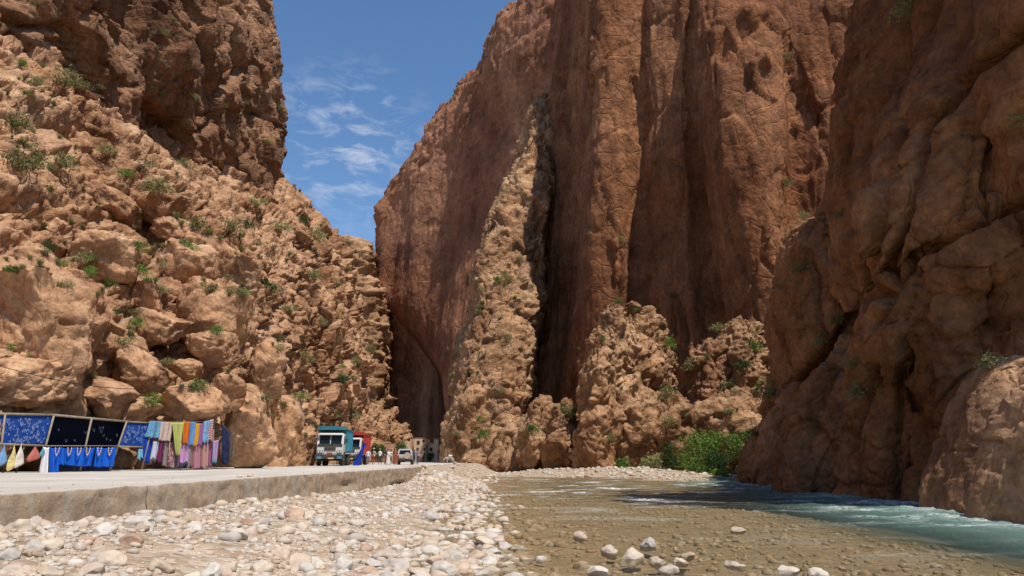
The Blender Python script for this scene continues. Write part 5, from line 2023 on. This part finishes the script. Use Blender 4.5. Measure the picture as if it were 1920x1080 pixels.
for n_, c_ in (('skin_tan', (0.36, 0.20, 0.13)), ('hair_dark', (0.03, 0.02, 0.015)), ('hair_fair', (0.35, 0.24, 0.12)), ('shoe', (0.06, 0.05, 0.045)), ('white_shirt', (0.72, 0.70, 0.70)), ('violet_shorts', (0.22, 0.18, 0.38)), ('beige_top', (0.55, 0.45, 0.36)), ('red_shorts', (0.45, 0.06, 0.04)),
               ('charcoal_wear', (0.05, 0.055, 0.06)), ('navy_wear', (0.03, 0.05, 0.13)), ('teal_top', (0.04, 0.17, 0.17)), ('rust_robe', (0.24, 0.07, 0.04)), ('pale_robe', (0.66, 0.58, 0.52)), ('blue_top', (0.05, 0.14, 0.36)), ('straw_hat', (0.62, 0.54, 0.42)), ('grey_wear', (0.20, 0.21, 0.22))):
    paint(n_, c_, 0.85, 0.12, 10)
POSE = [body_mesh(0.0, 0.12), body_mesh(0.16, 0.1), body_mesh(-0.14, 0.2, 0.05, 0.15), body_mesh(0.03, 0.3, -0.04, 0.3)]


def person(px, Y, rz, pose, top, bottom, label, h=1.0, hair='hair_dark', hat=None, robe=None, shorts=False):
    root = empty('person', gpos(px, Y), rz)
    root.scale = (h, h, h)
    tag(root, label, 'person', 'people standing about on the far road')
    me = POSE[pose].copy()
    me.materials.clear()
    for n_ in ('skin_tan', top, bottom, 'shoe'):
        me.materials.append(M[n_])
    for p in me.polygons:
        c = p.center
        arm_ = abs(c.x) > 0.215 and c.z < 1.2
        if c.z < 0.09:
            p.material_index = 3
        elif c.z > 1.50 or (arm_ and c.z < 1.12 and c.z > 0.7):
            p.material_index = 0
        elif c.z > 0.98:
            p.material_index = 1
        elif shorts and c.z < 0.52:
            p.material_index = 0
        else:
            p.material_index = 2
        p.use_smooth = True
    link('body', me, None, root)
    q, f = ico(3)
    v = q * np.array([0.092, 0.112, 0.10]) + np.array([0, 0.005, 1.735])
    v[:, 2] = np.where(q[:, 1] < -0.55, np.maximum(v[:, 2], 1.755), np.maximum(v[:, 2], 1.66))
    if hat:
        m_ = MB()
        m_.cyl((0, -0.02, 1.77), (0, -0.02, 1.79), 0.20, 0.20, 18)
        m_.cyl((0, -0.02, 1.78), (0, -0.02, 1.88), 0.105, 0.085, 16)
        m_.build('hat', M[hat], root)
    else:
        link('hair', mesh_np('hair', v, f), M[hair], root)
    if robe:
        seg = 18
        prof = [(0.10, 1.50), (0.21, 1.40), (0.21, 1.15), (0.22, 0.9), (0.26, 0.5), (0.30, 0.12)]
        V, Fc = [], []
        for k in range(seg):
            a = 2 * math.pi * k / seg
            for (rr, z) in prof:
                wv_ = 1 + 0.06 * math.sin(a * 5) * (1.5 - z)
                V.append((rr * math.cos(a) * wv_, rr * math.sin(a) * 0.75 * wv_, z))
        n = len(prof)
        for k in range(seg):
            for j in range(n - 1):
                a, b2 = k * n + j, ((k + 1) % seg) * n + j
                Fc.append((a, b2, b2 + 1, a + 1))
        link('robe', mesh_np('robe', V, Fc), M[robe], root)
    return root


person(689.5, 80, 0.3, 0, 'white_shirt', 'violet_shorts', 'person in white top and violet shorts beside the red lorry', 0.98, shorts=True)
person(700, 82, -0.5, 3, 'beige_top', 'red_shorts', 'person in pale hat, beige top and red shorts', 1.02, hat='straw_hat', shorts=True)
person(711.5, 80, 2.8, 1, 'white_shirt', 'charcoal_wear', 'person in white shirt and dark trousers walking away', 1.0, hair='hair_fair')
person(722, 80.5, 1.2, 1, 'charcoal_wear', 'charcoal_wear', 'person all in charcoal standing beside the pale robe', 1.06)
person(727.5, 83, 0.2, 0, 'white_shirt', 'beige_top', 'person in long pale robe among the group', 1.0, robe='pale_robe')
person(732.5, 86, -0.9, 2, 'white_shirt', 'grey_wear', 'person in white top and grey trousers half behind the pale robe', 1.0)
person(738.5, 84, 0.8, 3, 'teal_top', 'charcoal_wear', 'person in dark teal top beside the rust robe', 0.98)
person(740.5, 80, 0.0, 0, 'rust_robe', 'charcoal_wear', 'tall person in dark rust robe beside the car', 1.08, robe='rust_robe')
person(748, 88, 2.4, 2, 'blue_top', 'grey_wear', 'person in blue top partly behind the silver car', 1.0)
person(776.5, 85, -0.4, 0, 'navy_wear', 'charcoal_wear', 'person in navy standing at the right side of the car', 0.96)
person(782.5, 83, 0.7, 3, 'grey_wear', 'navy_wear', 'person in grey top and navy trousers beside the road end', 1.04)

# donkey with a white load, head down
paint('donkey_hide', (0.42, 0.37, 0.32), 0.9, 0.2, 6)
paint('load_white', (0.68, 0.66, 0.62), 0.85, 0.15, 4)
D = [(0.55, 0, 1.02), (0.15, 0, 1.0), (-0.35, 0, 1.02), (-0.55, 0, 1.10), (-0.80, 0, 1.05), (-1.0, 0, 0.86), (-1.08, 0, 0.62), (-1.12, 0, 0.45), (0.72, 0, 0.95), (0.78, 0, 0.55)]
DR = [(0.22, 0.24), (0.25, 0.27), (0.22, 0.25), (0.17, 0.19), 0.12, 0.11, 0.09, 0.06, 0.04, 0.03]
DE = [(0, 1), (1, 2), (2, 3), (3, 4), (4, 5), (5, 6), (6, 7), (0, 8), (8, 9)]
for (par, x, hind) in ((2, -0.42, 0), (0, 0.50, 1)):
    for s in (-1, 1):
        k = len(D)
        if hind:
            D += [(x - 0.04, s * 0.14, 0.74), (x + 0.12, s * 0.14, 0.42), (x + 0.06, s * 0.14, 0.06)]
        else:
            D += [(x, s * 0.13, 0.70), (x - 0.02, s * 0.13, 0.40), (x, s * 0.13, 0.06)]
        DR += [0.11, 0.06, 0.045]
        DE += [(par, k), (k, k + 1), (k + 1, k + 2)]
for s in (-1, 1):
    k = len(D)
    D += [(-1.0, s * 0.07, 1.0), (-0.97, s * 0.12, 1.14)]
    DR += [0.035, 0.02]
    DE += [(5, k), (k, k + 1)]
dk = empty('donkey', gpos(843, 122.0, -0.62), 0.15)
tag(dk, 'grey donkey with lowered head carrying a white load by the far river', 'donkey')
link('body', skinned(DE, D, DR, 1, 1), M['donkey_hide'], dk)
q, f = boulder_verts(3, (0.42, 0.46, 0.30), 77, 3, 0.15, 2.2)
link('load', mesh_np('load', q + np.array([0.1, 0, 1.38]), f), M['load_white'], dk)

# ------------------------------------------------------------------ hotel at the end of the gorge
paint('adobe_pale', (0.55, 0.38, 0.25), 0.9, 0.08, 0.6, bump=0.2)
paint('adobe_red', (0.42, 0.21, 0.13), 0.9, 0.1, 0.6, bump=0.2)
paint('frame_brown', (0.14, 0.08, 0.05), 0.7, 0.1, 3)
paint('door_wood', (0.25, 0.12, 0.06), 0.7, 0.15, 3)
HY = 212.0
hs = HY * CP / F        # metres per pixel there
H0 = gpos(796, HY, -0.6)
hotel = empty('hotel', H0)
tag(hotel, 'pale adobe hotel with crenellated roof below the shaded alcove', 'hotel')


def hx(px):
    return (px - 796) * hs


def hz(py):
    return (871 - py) * hs * 1.0


def hbox(name, mat, x0, x1, y0, y1, z1, z0=-0.6, par=None):
    m_ = MB()
    m_.box(((x0 + x1) / 2, (y0 + y1) / 2, (z0 + z1) / 2), (x1 - x0, y1 - y0, z1 - z0), bevel=0.05)
    return m_.build(name, mat, par or hotel)


def merlons(par, x0, x1, y, z, n, mat):
    for k in range(n):
        x = x0 + (x1 - x0) * (k + 0.5) / n
        m_ = MB()
        m_.box((x, y + 0.2, z + 0.22), (abs(x1 - x0) / n * 0.5, 0.36, 0.5), taper=(0.6, 1))
        m_.build('merlon', mat, par)


def hwin(par, px, py, y, w=0.62, h=0.85):
    x, z = hx(px), hz(py)
    m_ = MB()
    m_.box((x, y - 0.02, z + h / 2 + 0.06), (w + 0.24, 0.12, 0.12))
    m_.box((x, y - 0.02, z - h / 2 - 0.06), (w + 0.24, 0.16, 0.12))
    for s in (-1, 1):
        m_.box((x + s * (w / 2 + 0.06), y - 0.02, z), (0.12, 0.12, h))
    fr_ = m_.build('window', M['frame_brown'], par)
    m_ = MB()
    m_.box((x, y - 0.012, z), (w, 0.02, h))
    m_.build('pane', M['dark_glass'], fr_)


main = hbox('main_block', M['adobe_pale'], hx(775), hx(799), 0, 9, hz(827.5))
merlons(main, hx(775), hx(799), 0, hz(827.5), 9, M['adobe_red'])
hwin(main, 783, 834, 0)
hwin(main, 782.6, 847, 0)
hwin(main, 793, 831, 0, 0.4, 0.5)
right = hbox('right_wing', M['adobe_pale'], hx(799.2), hx(812), 0.6, 8, hz(836.5))
m_ = MB()
m_.box(((hx(799.2) + hx(812)) / 2, 0.5, hz(835.8)), (hx(812) - hx(799.2) + 0.1, 0.5, 0.3), bevel=0.04)
m_.build('cornice', M['adobe_red'], right)
hwin(right, 807, 846.5, 0.6)
tw = hbox('corner_tower', M['adobe_pale'], hx(812.2), hx(821), 0.2, 6, hz(828))
merlons(tw, hx(812.2), hx(821), 0.2, hz(828), 4, M['adobe_red'])
m_ = MB()
cx = hx(795.5)
m_.cyl((cx, -0.3, -0.6), (cx, -0.3, hz(841)), 0.8, 0.72, 18)
rt = m_.build('round_turret', M['adobe_pale'], hotel, smooth=False)
m_ = MB()
m_.cyl((cx, -0.3, hz(841)), (cx, -0.3, hz(839.4)), 0.9, 0.86, 18)
m_.cyl((cx, -0.3, hz(839.4)), (cx, -0.3, hz(838)), 0.76, 0.25, 18)
m_.build('turret_cap', M['adobe_red'], rt)
hwin(rt, 795.5, 846.5, -1.03, 0.45, 0.7)
hwin(rt, 796, 855.5, -1.06, 0.3, 0.45)
hwin(rt, 794.5, 861.5, -1.08, 0.3, 0.6)
lw = hbox('left_wing', M['adobe_red'], hx(764), hx(774.8), 3, 10, hz(829))
merlons(lw, hx(764), hx(774.8), 3, hz(829), 4, M['adobe_pale'])
lw2 = hbox('low_wing', M['adobe_pale'], hx(759), hx(768), 0.5, 2.9, hz(832))
gate = hbox('porch', M['adobe_red'], hx(784), hx(794), -2.4, -0.1, hz(858))
m_ = MB()
m_.box((hx(787), -2.42, 0.7), (1.1, 0.06, 2.2))
m_.build('door', M['door_wood'], gate)
# small red gatehouse nearer the lorries
gh = empty('gatehouse', gpos(729, 205, -0.6))
tag(gh, 'small red adobe gatehouse with a framed doorway beside the trees', 'building')
k_ = 205 * CP / F
for (a, b_, zt_, mt, nm) in ((719, 727.5, 834, 'adobe_red', 'tower'), (727.6, 739, 836, 'adobe_red', 'wall')):
    m_ = MB()
    m_.box((((a + b_) / 2 - 729) * k_, 1.5, (871 - zt_) * k_ / 2 - 0.3), ((b_ - a) * k_, 3, (871 - zt_) * k_ + 0.6), bevel=0.04)
    w_ = m_.build(nm, M[mt], gh)
    if nm == 'wall':
        m_ = MB()
        for x in (730.5, 735.5):
            m_.box(((x - 729) * k_, -0.06, 1.9), (0.22, 0.14, 3.8))
        m_.box(((733 - 729) * k_, -0.06, 3.9), (1.1, 0.14, 0.3))
        dr = m_.build('door_frame', M['adobe_pale'], w_)
        m_ = MB()
        m_.box(((733 - 729) * k_, -0.02, 1.85), (0.6, 0.05, 3.7))
        m_.build('door', M['door_wood'], dr)
    else:
        m_ = MB()
        m_.box((((a + b_) / 2 - 729) * k_, 1.5, (871 - zt_) * k_ + 0.1), ((b_ - a) * k_ + 0.3, 3.3, 0.25), bevel=0.03)
        m_.build('cap', M['adobe_pale'], w_)

# ------------------------------------------------------------------ plants
def leaf_mat(name, col, col2):
    m, t, b, o = new_mat(name)
    a = t.nodes.new('ShaderNodeAttribute')
    a.attribute_name = 'tint'
    info = t.nodes.new('ShaderNodeObjectInfo')
    c = mixc(t, a.outputs['Fac'], col, col2)
    hs_ = t.nodes.new('ShaderNodeHueSaturation')
    t.links.new(rng_(t, info.outputs['Random'], 0, 1, 0.7, 1.25), hs_.inputs['Value'])
    t.links.new(c, hs_.inputs['Color'])
    t.links.new(hs_.outputs[0], b.inputs['Base Color'])
    b.inputs['Roughness'].default_value = 0.7
    tl = t.nodes.new('ShaderNodeBsdfTranslucent')
    t.links.new(hs_.outputs[0], tl.inputs['Color'])
    mx = t.nodes.new('ShaderNodeMixShader')
    mx.inputs[0].default_value = 0.3
    t.links.new(b.outputs[0], mx.inputs[1])
    t.links.new(tl.outputs[0], mx.inputs[2])
    t.links.new(mx.outputs[0], o.inputs[0])
    M[name] = m


leaf_mat('bush_leaf', (0.09, 0.18, 0.026), (0.21, 0.33, 0.06))
leaf_mat('dark_leaf', (0.03, 0.065, 0.02), (0.06, 0.11, 0.03))
leaf_mat('tuft_leaf', (0.17, 0.18, 0.062), (0.30, 0.29, 0.12))
leaf_mat('dry_leaf', (0.28, 0.23, 0.10), (0.38, 0.32, 0.16))
leaf_mat('tree_leaf', (0.04, 0.085, 0.02), (0.09, 0.15, 0.04))
paint('bark', (0.12, 0.085, 0.06), 0.9, 0.3, 8)


def leaves(n, seed, radii, size, up=0.0, clumps=0, spread=0.3):
    r_ = np.random.default_rng(seed)
    if clumps:
        cc = r_.normal(size=(clumps, 3))
        cc /= np.linalg.norm(cc, axis=1, keepdims=True)
        cc *= r_.uniform(0.35, 0.85, (clumps, 1))
        k = r_.integers(0, clumps, n)
        c = cc[k] + r_.normal(size=(n, 3)) * spread
        tint = np.clip(r_.random(clumps)[k] * 0.7 + r_.random(n) * 0.3, 0, 1)
    else:
        c = r_.normal(size=(n, 3))
        c /= np.linalg.norm(c, axis=1, keepdims=True)
        c *= (r_.random((n, 1)) ** 0.4)
        tint = r_.random(n)
    c = c * np.array(radii)
    c[:, 2] += radii[2] * 0.9
    c[:, 2] = np.maximum(c[:, 2], 0.03)
    a = r_.normal(size=(n, 3))
    a[:, 2] += up
    a /= np.linalg.norm(a, axis=1, keepdims=True)
    b2 = np.cross(a, r_.normal(size=(n, 3)))
    b2 /= np.linalg.norm(b2, axis=1, keepdims=True)
    L = size * r_.uniform(0.6, 1.3, (n, 1))
    v = np.stack([c - a * L, c + b2 * L * 0.42, c + a * L, c - b2 * L * 0.42], 1).reshape(-1, 3)
    f = np.arange(4 * n).reshape(n, 4)
    return v, f, np.repeat(tint, 4)


def blades(n, seed, h, spread):
    r_ = np.random.default_rng(seed)
    V, Fc, T_ = [], [], []
    for k in range(n):
        az = r_.random() * 6.28
        ln = h * r_.uniform(0.5, 1.15)
        out = spread * r_.uniform(0.2, 1.0)
        d = np.array([math.cos(az), math.sin(az), 0])
        s = np.array([-math.sin(az), math.cos(az), 0]) * 0.035 * h
        b0 = d * 0.15 * spread * r_.random()
        m1 = b0 + d * out * 0.45 + np.array([0, 0, ln * 0.65])
        m2 = b0 + d * out + np.array([0, 0, ln * r_.uniform(0.7, 1.0)])
        i = len(V)
        V += [b0 - s, b0 + s, m1 + s * 0.8, m1 - s * 0.8, m2]
        Fc += [(i, i + 1, i + 2, i + 3), (i + 3, i + 2, i + 4, i + 4)]
        T_ += [r_.random()] * 5
    q = np.array(Fc)
    # drop the doubled corner by splitting the tip into a thin quad
    V = np.array(V)
    return V, q, np.array(T_)


def plant_mesh(name, v, f, t_, mat):
    f = np.asarray(f)
    deg = f[:, 2] == f[:, 3] if f.shape[1] == 4 else np.zeros(len(f), bool)
    me = bpy.data.meshes.new(name)
    me.from_pydata(v.tolist(), [], [tuple(x[:3]) if d else tuple(x) for x, d in zip(f.tolist(), deg)])
    set_attr(me, 'tint', t_)
    me.materials.append(M[mat])
    return me


tuft_meshes = []
for k in range(6):
    v, f, t_ = blades(80, 60 + k, 0.8, 0.75)
    tuft_meshes.append(plant_mesh('tuft', v, f, t_, 'tuft_leaf' if k % 3 else 'dry_leaf'))
shrub_meshes = []
for k in range(6):
    v, f, t_ = leaves(420, 80 + k, (0.8, 0.75, 0.5), 0.085, 0.8, 9, 0.28)
    shrub_meshes.append(plant_mesh('shrub', v, f, t_, ('tuft_leaf', 'bush_leaf', 'tuft_leaf', 'dark_leaf')[k % 4]))
allv = np.concatenate([a for a, n in SURF])
alln = np.concatenate([n for a, n in SURF])
apx, apy, apf = proj(allv)


_inn = np.nonzero((apx > -20) & (apx < 1940) & (apy > -20) & (apy < 1100) & (apf > 1))[0]
_key = ((apx[_inn] + 20) // 10).astype(int) * 128 + ((apy[_inn] + 20) // 10).astype(int)
_ord = np.lexsort((apf[_inn], _key))
_inn, _key = _inn[_ord], _key[_ord]


def surf(px, py, rad=6):
    k = int((px + 20) // 10) * 128 + int((py + 20) // 10)
    i = int(np.searchsorted(_key, k))
    if i >= len(_key) or _key[i] != k:
        return None
    return int(_inn[i])


def put(px, py, wpx, leafy, label, group, cat='shrub', mesh=None):
    k = surf(px, py)
    if k is None:
        return
    c = allv[k]
    s = wpx * apf[k] / F / 1.5
    me = mesh or (shrub_meshes if leafy else tuft_meshes)[int(px * 7 + py) % 6]
    o = link('shrub' if leafy else 'grass_tuft', me, None, None, Vector(c) - Vector(alln[k]) * 0.05 * s)
    n = Vector(alln[k])
    if label is None:
        label = '%s %s %s' % (size_word(wpx), 'leafy green shrub growing' if leafy else 'spiky dry tuft growing', where_left(px, py) if px < 740 else where_right(px, py))
    tilt = (Vector((0, 0, 1)) + 0.45 * n).normalized()
    o.rotation_mode = 'QUATERNION'
    o.rotation_quaternion = tilt.to_track_quat('Z', 'Y') @ Vector((0, 0, 1)).rotation_difference(Vector((0, 0, 1)))
    o.scale = (s, s, s * random.uniform(0.8, 1.1))
    tag(o, label, 'shrub' if leafy else 'grass tuft', 'plants growing ' + label.split(' growing ')[1] if ' growing ' in label else group)


def where_left(px, py):
    if px > 560 and py > 560:
        return 'on the rough slope above the lorries'
    if py > 700:
        return 'on the rocks just above the scarves and stalls'
    if py < 340:
        return 'on the ledges below the dark crag'
    if px > 460:
        return 'on the steep end of the left slope'
    return 'among the great boulders of the left slope'


def where_right(px, py):
    if px > 1450:
        return 'on the shaded water-worn cliff'
    if px > 1270:
        return 'on the crumbling pinnacle above the bushes'
    if px > 1080:
        return 'on the tall broken pinnacle'
    return 'on the sunlit rib and its rubble'


def size_word(w):
    return 'large' if w > 38 else 'middling' if w > 24 else 'small' if w > 14 else 'tiny'


GL = GT = GR = GS = None
for (px, py, w) in [(122, 152, 56), (150, 160, 36), (20, 236, 50), (280, 368, 60), (360, 422, 46), (265, 472, 34), (255, 610, 36), (236, 642, 34), (312, 682, 26), (285, 760, 38), (365, 462, 30), (432, 546, 24), (580, 516, 34), (590, 442, 36),
                    (505, 548, 42), (372, 726, 36), (110, 302, 46), (40, 322, 60), (190, 296, 34), (262, 316, 40), (300, 66, 20), (320, 236, 20), (140, 482, 30), (300, 542, 30), (560, 662, 26), (562, 742, 36), (265, 510, 34),
                    (60, 300, 44), (250, 580, 26), (430, 430, 40), (480, 380, 30), (520, 420, 34), (545, 585, 26), (640, 700, 22), (235, 330, 34), (340, 300, 30), (660, 780, 26), (600, 600, 24)]:
    put(px, py, w * 1.05, True, GL, 'shrubs on the left slope')
rr = np.random.default_rng(5)
cnt = 0
while cnt < 210:
    px, py = rr.uniform(0, 700), rr.uniform(120, 860)
    if py < 60 + px * 0.75 and px < 520:
        continue
    k = surf(px, py, 5)
    if k is None or alln[k][2] < 0.45 or apf[k] > 130:
        continue
    put(px, py, rr.uniform(10, 30), rr.random() < 0.3, GT, 'tufts on the left slope', 'grass tuft')
    cnt += 1
cnt = 0
while cnt < 45:
    px, py = rr.uniform(60, 530), rr.uniform(0, 400)
    if py > 40 + px * 0.75:
        continue
    k = surf(px, py, 5)
    if k is None:
        continue
    lf = rr.random() < 0.5
    put(px, py, rr.uniform(8, 20), lf, ('green leafy tuft growing on the dark overhanging crag', 'spiky tuft growing on the dark overhanging crag')[0 if lf else 1], 'tufts on the crag', 'grass tuft')
    cnt += 1
for (px, py, w) in [(1490, 512, 40), (1475, 112, 26), (1475, 345, 30), (1592, 680, 40), (1610, 748, 50), (1850, 682, 46), (1068, 770, 36), (1078, 768, 20), (1255, 640, 34), (1290, 690, 34), (1345, 615, 30), (1425, 650, 24), (1430, 740, 44), (1360, 720, 34), (1240, 740, 40),
                    (1250, 790, 36), (1140, 822, 24), (905, 810, 28), (950, 520, 20), (900, 540, 20), (1005, 800, 30), (1395, 690, 34), (1560, 600, 34), (1530, 640, 30), (1570, 400, 26), (1500, 400, 24), (1700, 20, 60), (1900, 240, 50)]:
    put(px, py, w, True, GR, 'shrubs on the right cliffs')
cnt = 0
while cnt < 90:
    px, py = rr.uniform(840, 1460), rr.uniform(420, 860)
    k = surf(px, py, 5)
    if k is None or alln[k][2] < 0.15 or apf[k] > 200:
        continue
    put(px, py, rr.uniform(7, 22), rr.random() < 0.4, GS, 'tufts on the right rocks', 'grass tuft')
    cnt += 1


def bush(px, py, Y, wpx, hpx, mat, seed, label, n=1500):
    c = P(px, py, Y)
    s = F / (c.y * CP)
    w, h = wpx / s, hpx / s
    gz_ = max(float(ground_at(c.x, c.y)[0]), float(zw(c.y)))
    base = Vector((c.x, c.y, c.z if c.z > gz_ + 1.2 else gz_))
    root = empty('bush', base)
    tag(root, label, 'bush', 'green bushes beside the shingle bar')
    v, f, t_ = leaves(n, seed, (w / 2, w / 2.4, h / 2.1), 0.17, 0.3, 14, 0.30)
    link('foliage', plant_mesh('foliage', v, f, t_, mat), None, root)
    r_ = np.random.default_rng(seed)
    for k in range(5):
        m_ = MB()
        a = r_.random() * 6.28
        m_.cyl((0, 0, -0.2), (math.cos(a) * w * 0.28, math.sin(a) * w * 0.22, h * 0.72), 0.05, 0.015, 6)
        m_.build('stem', M['bark'], root)


for k, b_ in enumerate([
    (1298, 872, 87, 80, 56, 'bush_leaf', 'low bright green bush at the edge of the shingle bar'),
    (1322, 848, 90, 70, 46, 'bush_leaf', 'rounded bright green bush rising behind the low one'),
    (1345, 876, 86, 64, 46, 'dark_leaf', 'dark green bush between the bright bushes'),
    (1378, 858, 90, 78, 52, 'bush_leaf', 'wide fresh green bush beside the water-worn cliff'),
    (1256, 874, 88, 34, 58, 'dark_leaf', 'slim dark olive bush standing left of the bright bushes'),
    (1225, 868, 92, 44, 34, 'tuft_leaf', 'dull olive bush on the rubble at the shingle edge'),
    (1166, 868, 92, 24, 20, 'bush_leaf', 'single small green bush at the foot of the leaning slab'),
    (1352, 888, 82, 34, 14, 'bush_leaf', 'low green clump at the water edge'),
]):
    bush(b_[0], b_[1], b_[2], b_[3], b_[4], b_[5], 200 + k, b_[6], 1600 if b_[3] > 50 else 800)


def tree(px, Y, wpx, hpx, seed, label):
    base = gpos(px, Y, -0.6)
    s = F / (Y * CP)
    w, h = wpx / s, hpx / s
    root = empty('tree', base)
    tag(root, label, 'tree', 'trees in front of the hotel')
    m_ = MB()
    m_.cyl((0, 0, -0.2), (0.05, 0, h * 0.4), 0.16, 0.11, 8)
    tr_ = m_.build('trunk', M['bark'], root)
    r_ = np.random.default_rng(seed)
    for k in range(6):
        m_ = MB()
        a = k * 1.05 + r_.random()
        m_.cyl((0.05, 0, h * 0.36), (math.cos(a) * w * 0.3, math.sin(a) * w * 0.3, h * r_.uniform(0.6, 0.85)), 0.07, 0.02, 6)
        m_.build('limb', M['bark'], tr_)
    v, f, t_ = leaves(900, seed, (w / 2, w / 2, h * 0.36), 0.28, 0.2, 12, 0.28)
    v[:, 2] += h * 0.28
    link('crown', plant_mesh('crown', v, f, t_, 'tree_leaf'), None, root)


tree(751, 190, 22, 40, 1, 'leafy green tree between the gatehouse and the hotel')
tree(702, 180, 20, 36, 2, 'dusty green tree behind the group of people')
tree(714, 200, 18, 30, 3, 'olive green tree left of the gatehouse')
tree(806, 204, 14, 18, 4, 'round green tree at the hotel front')
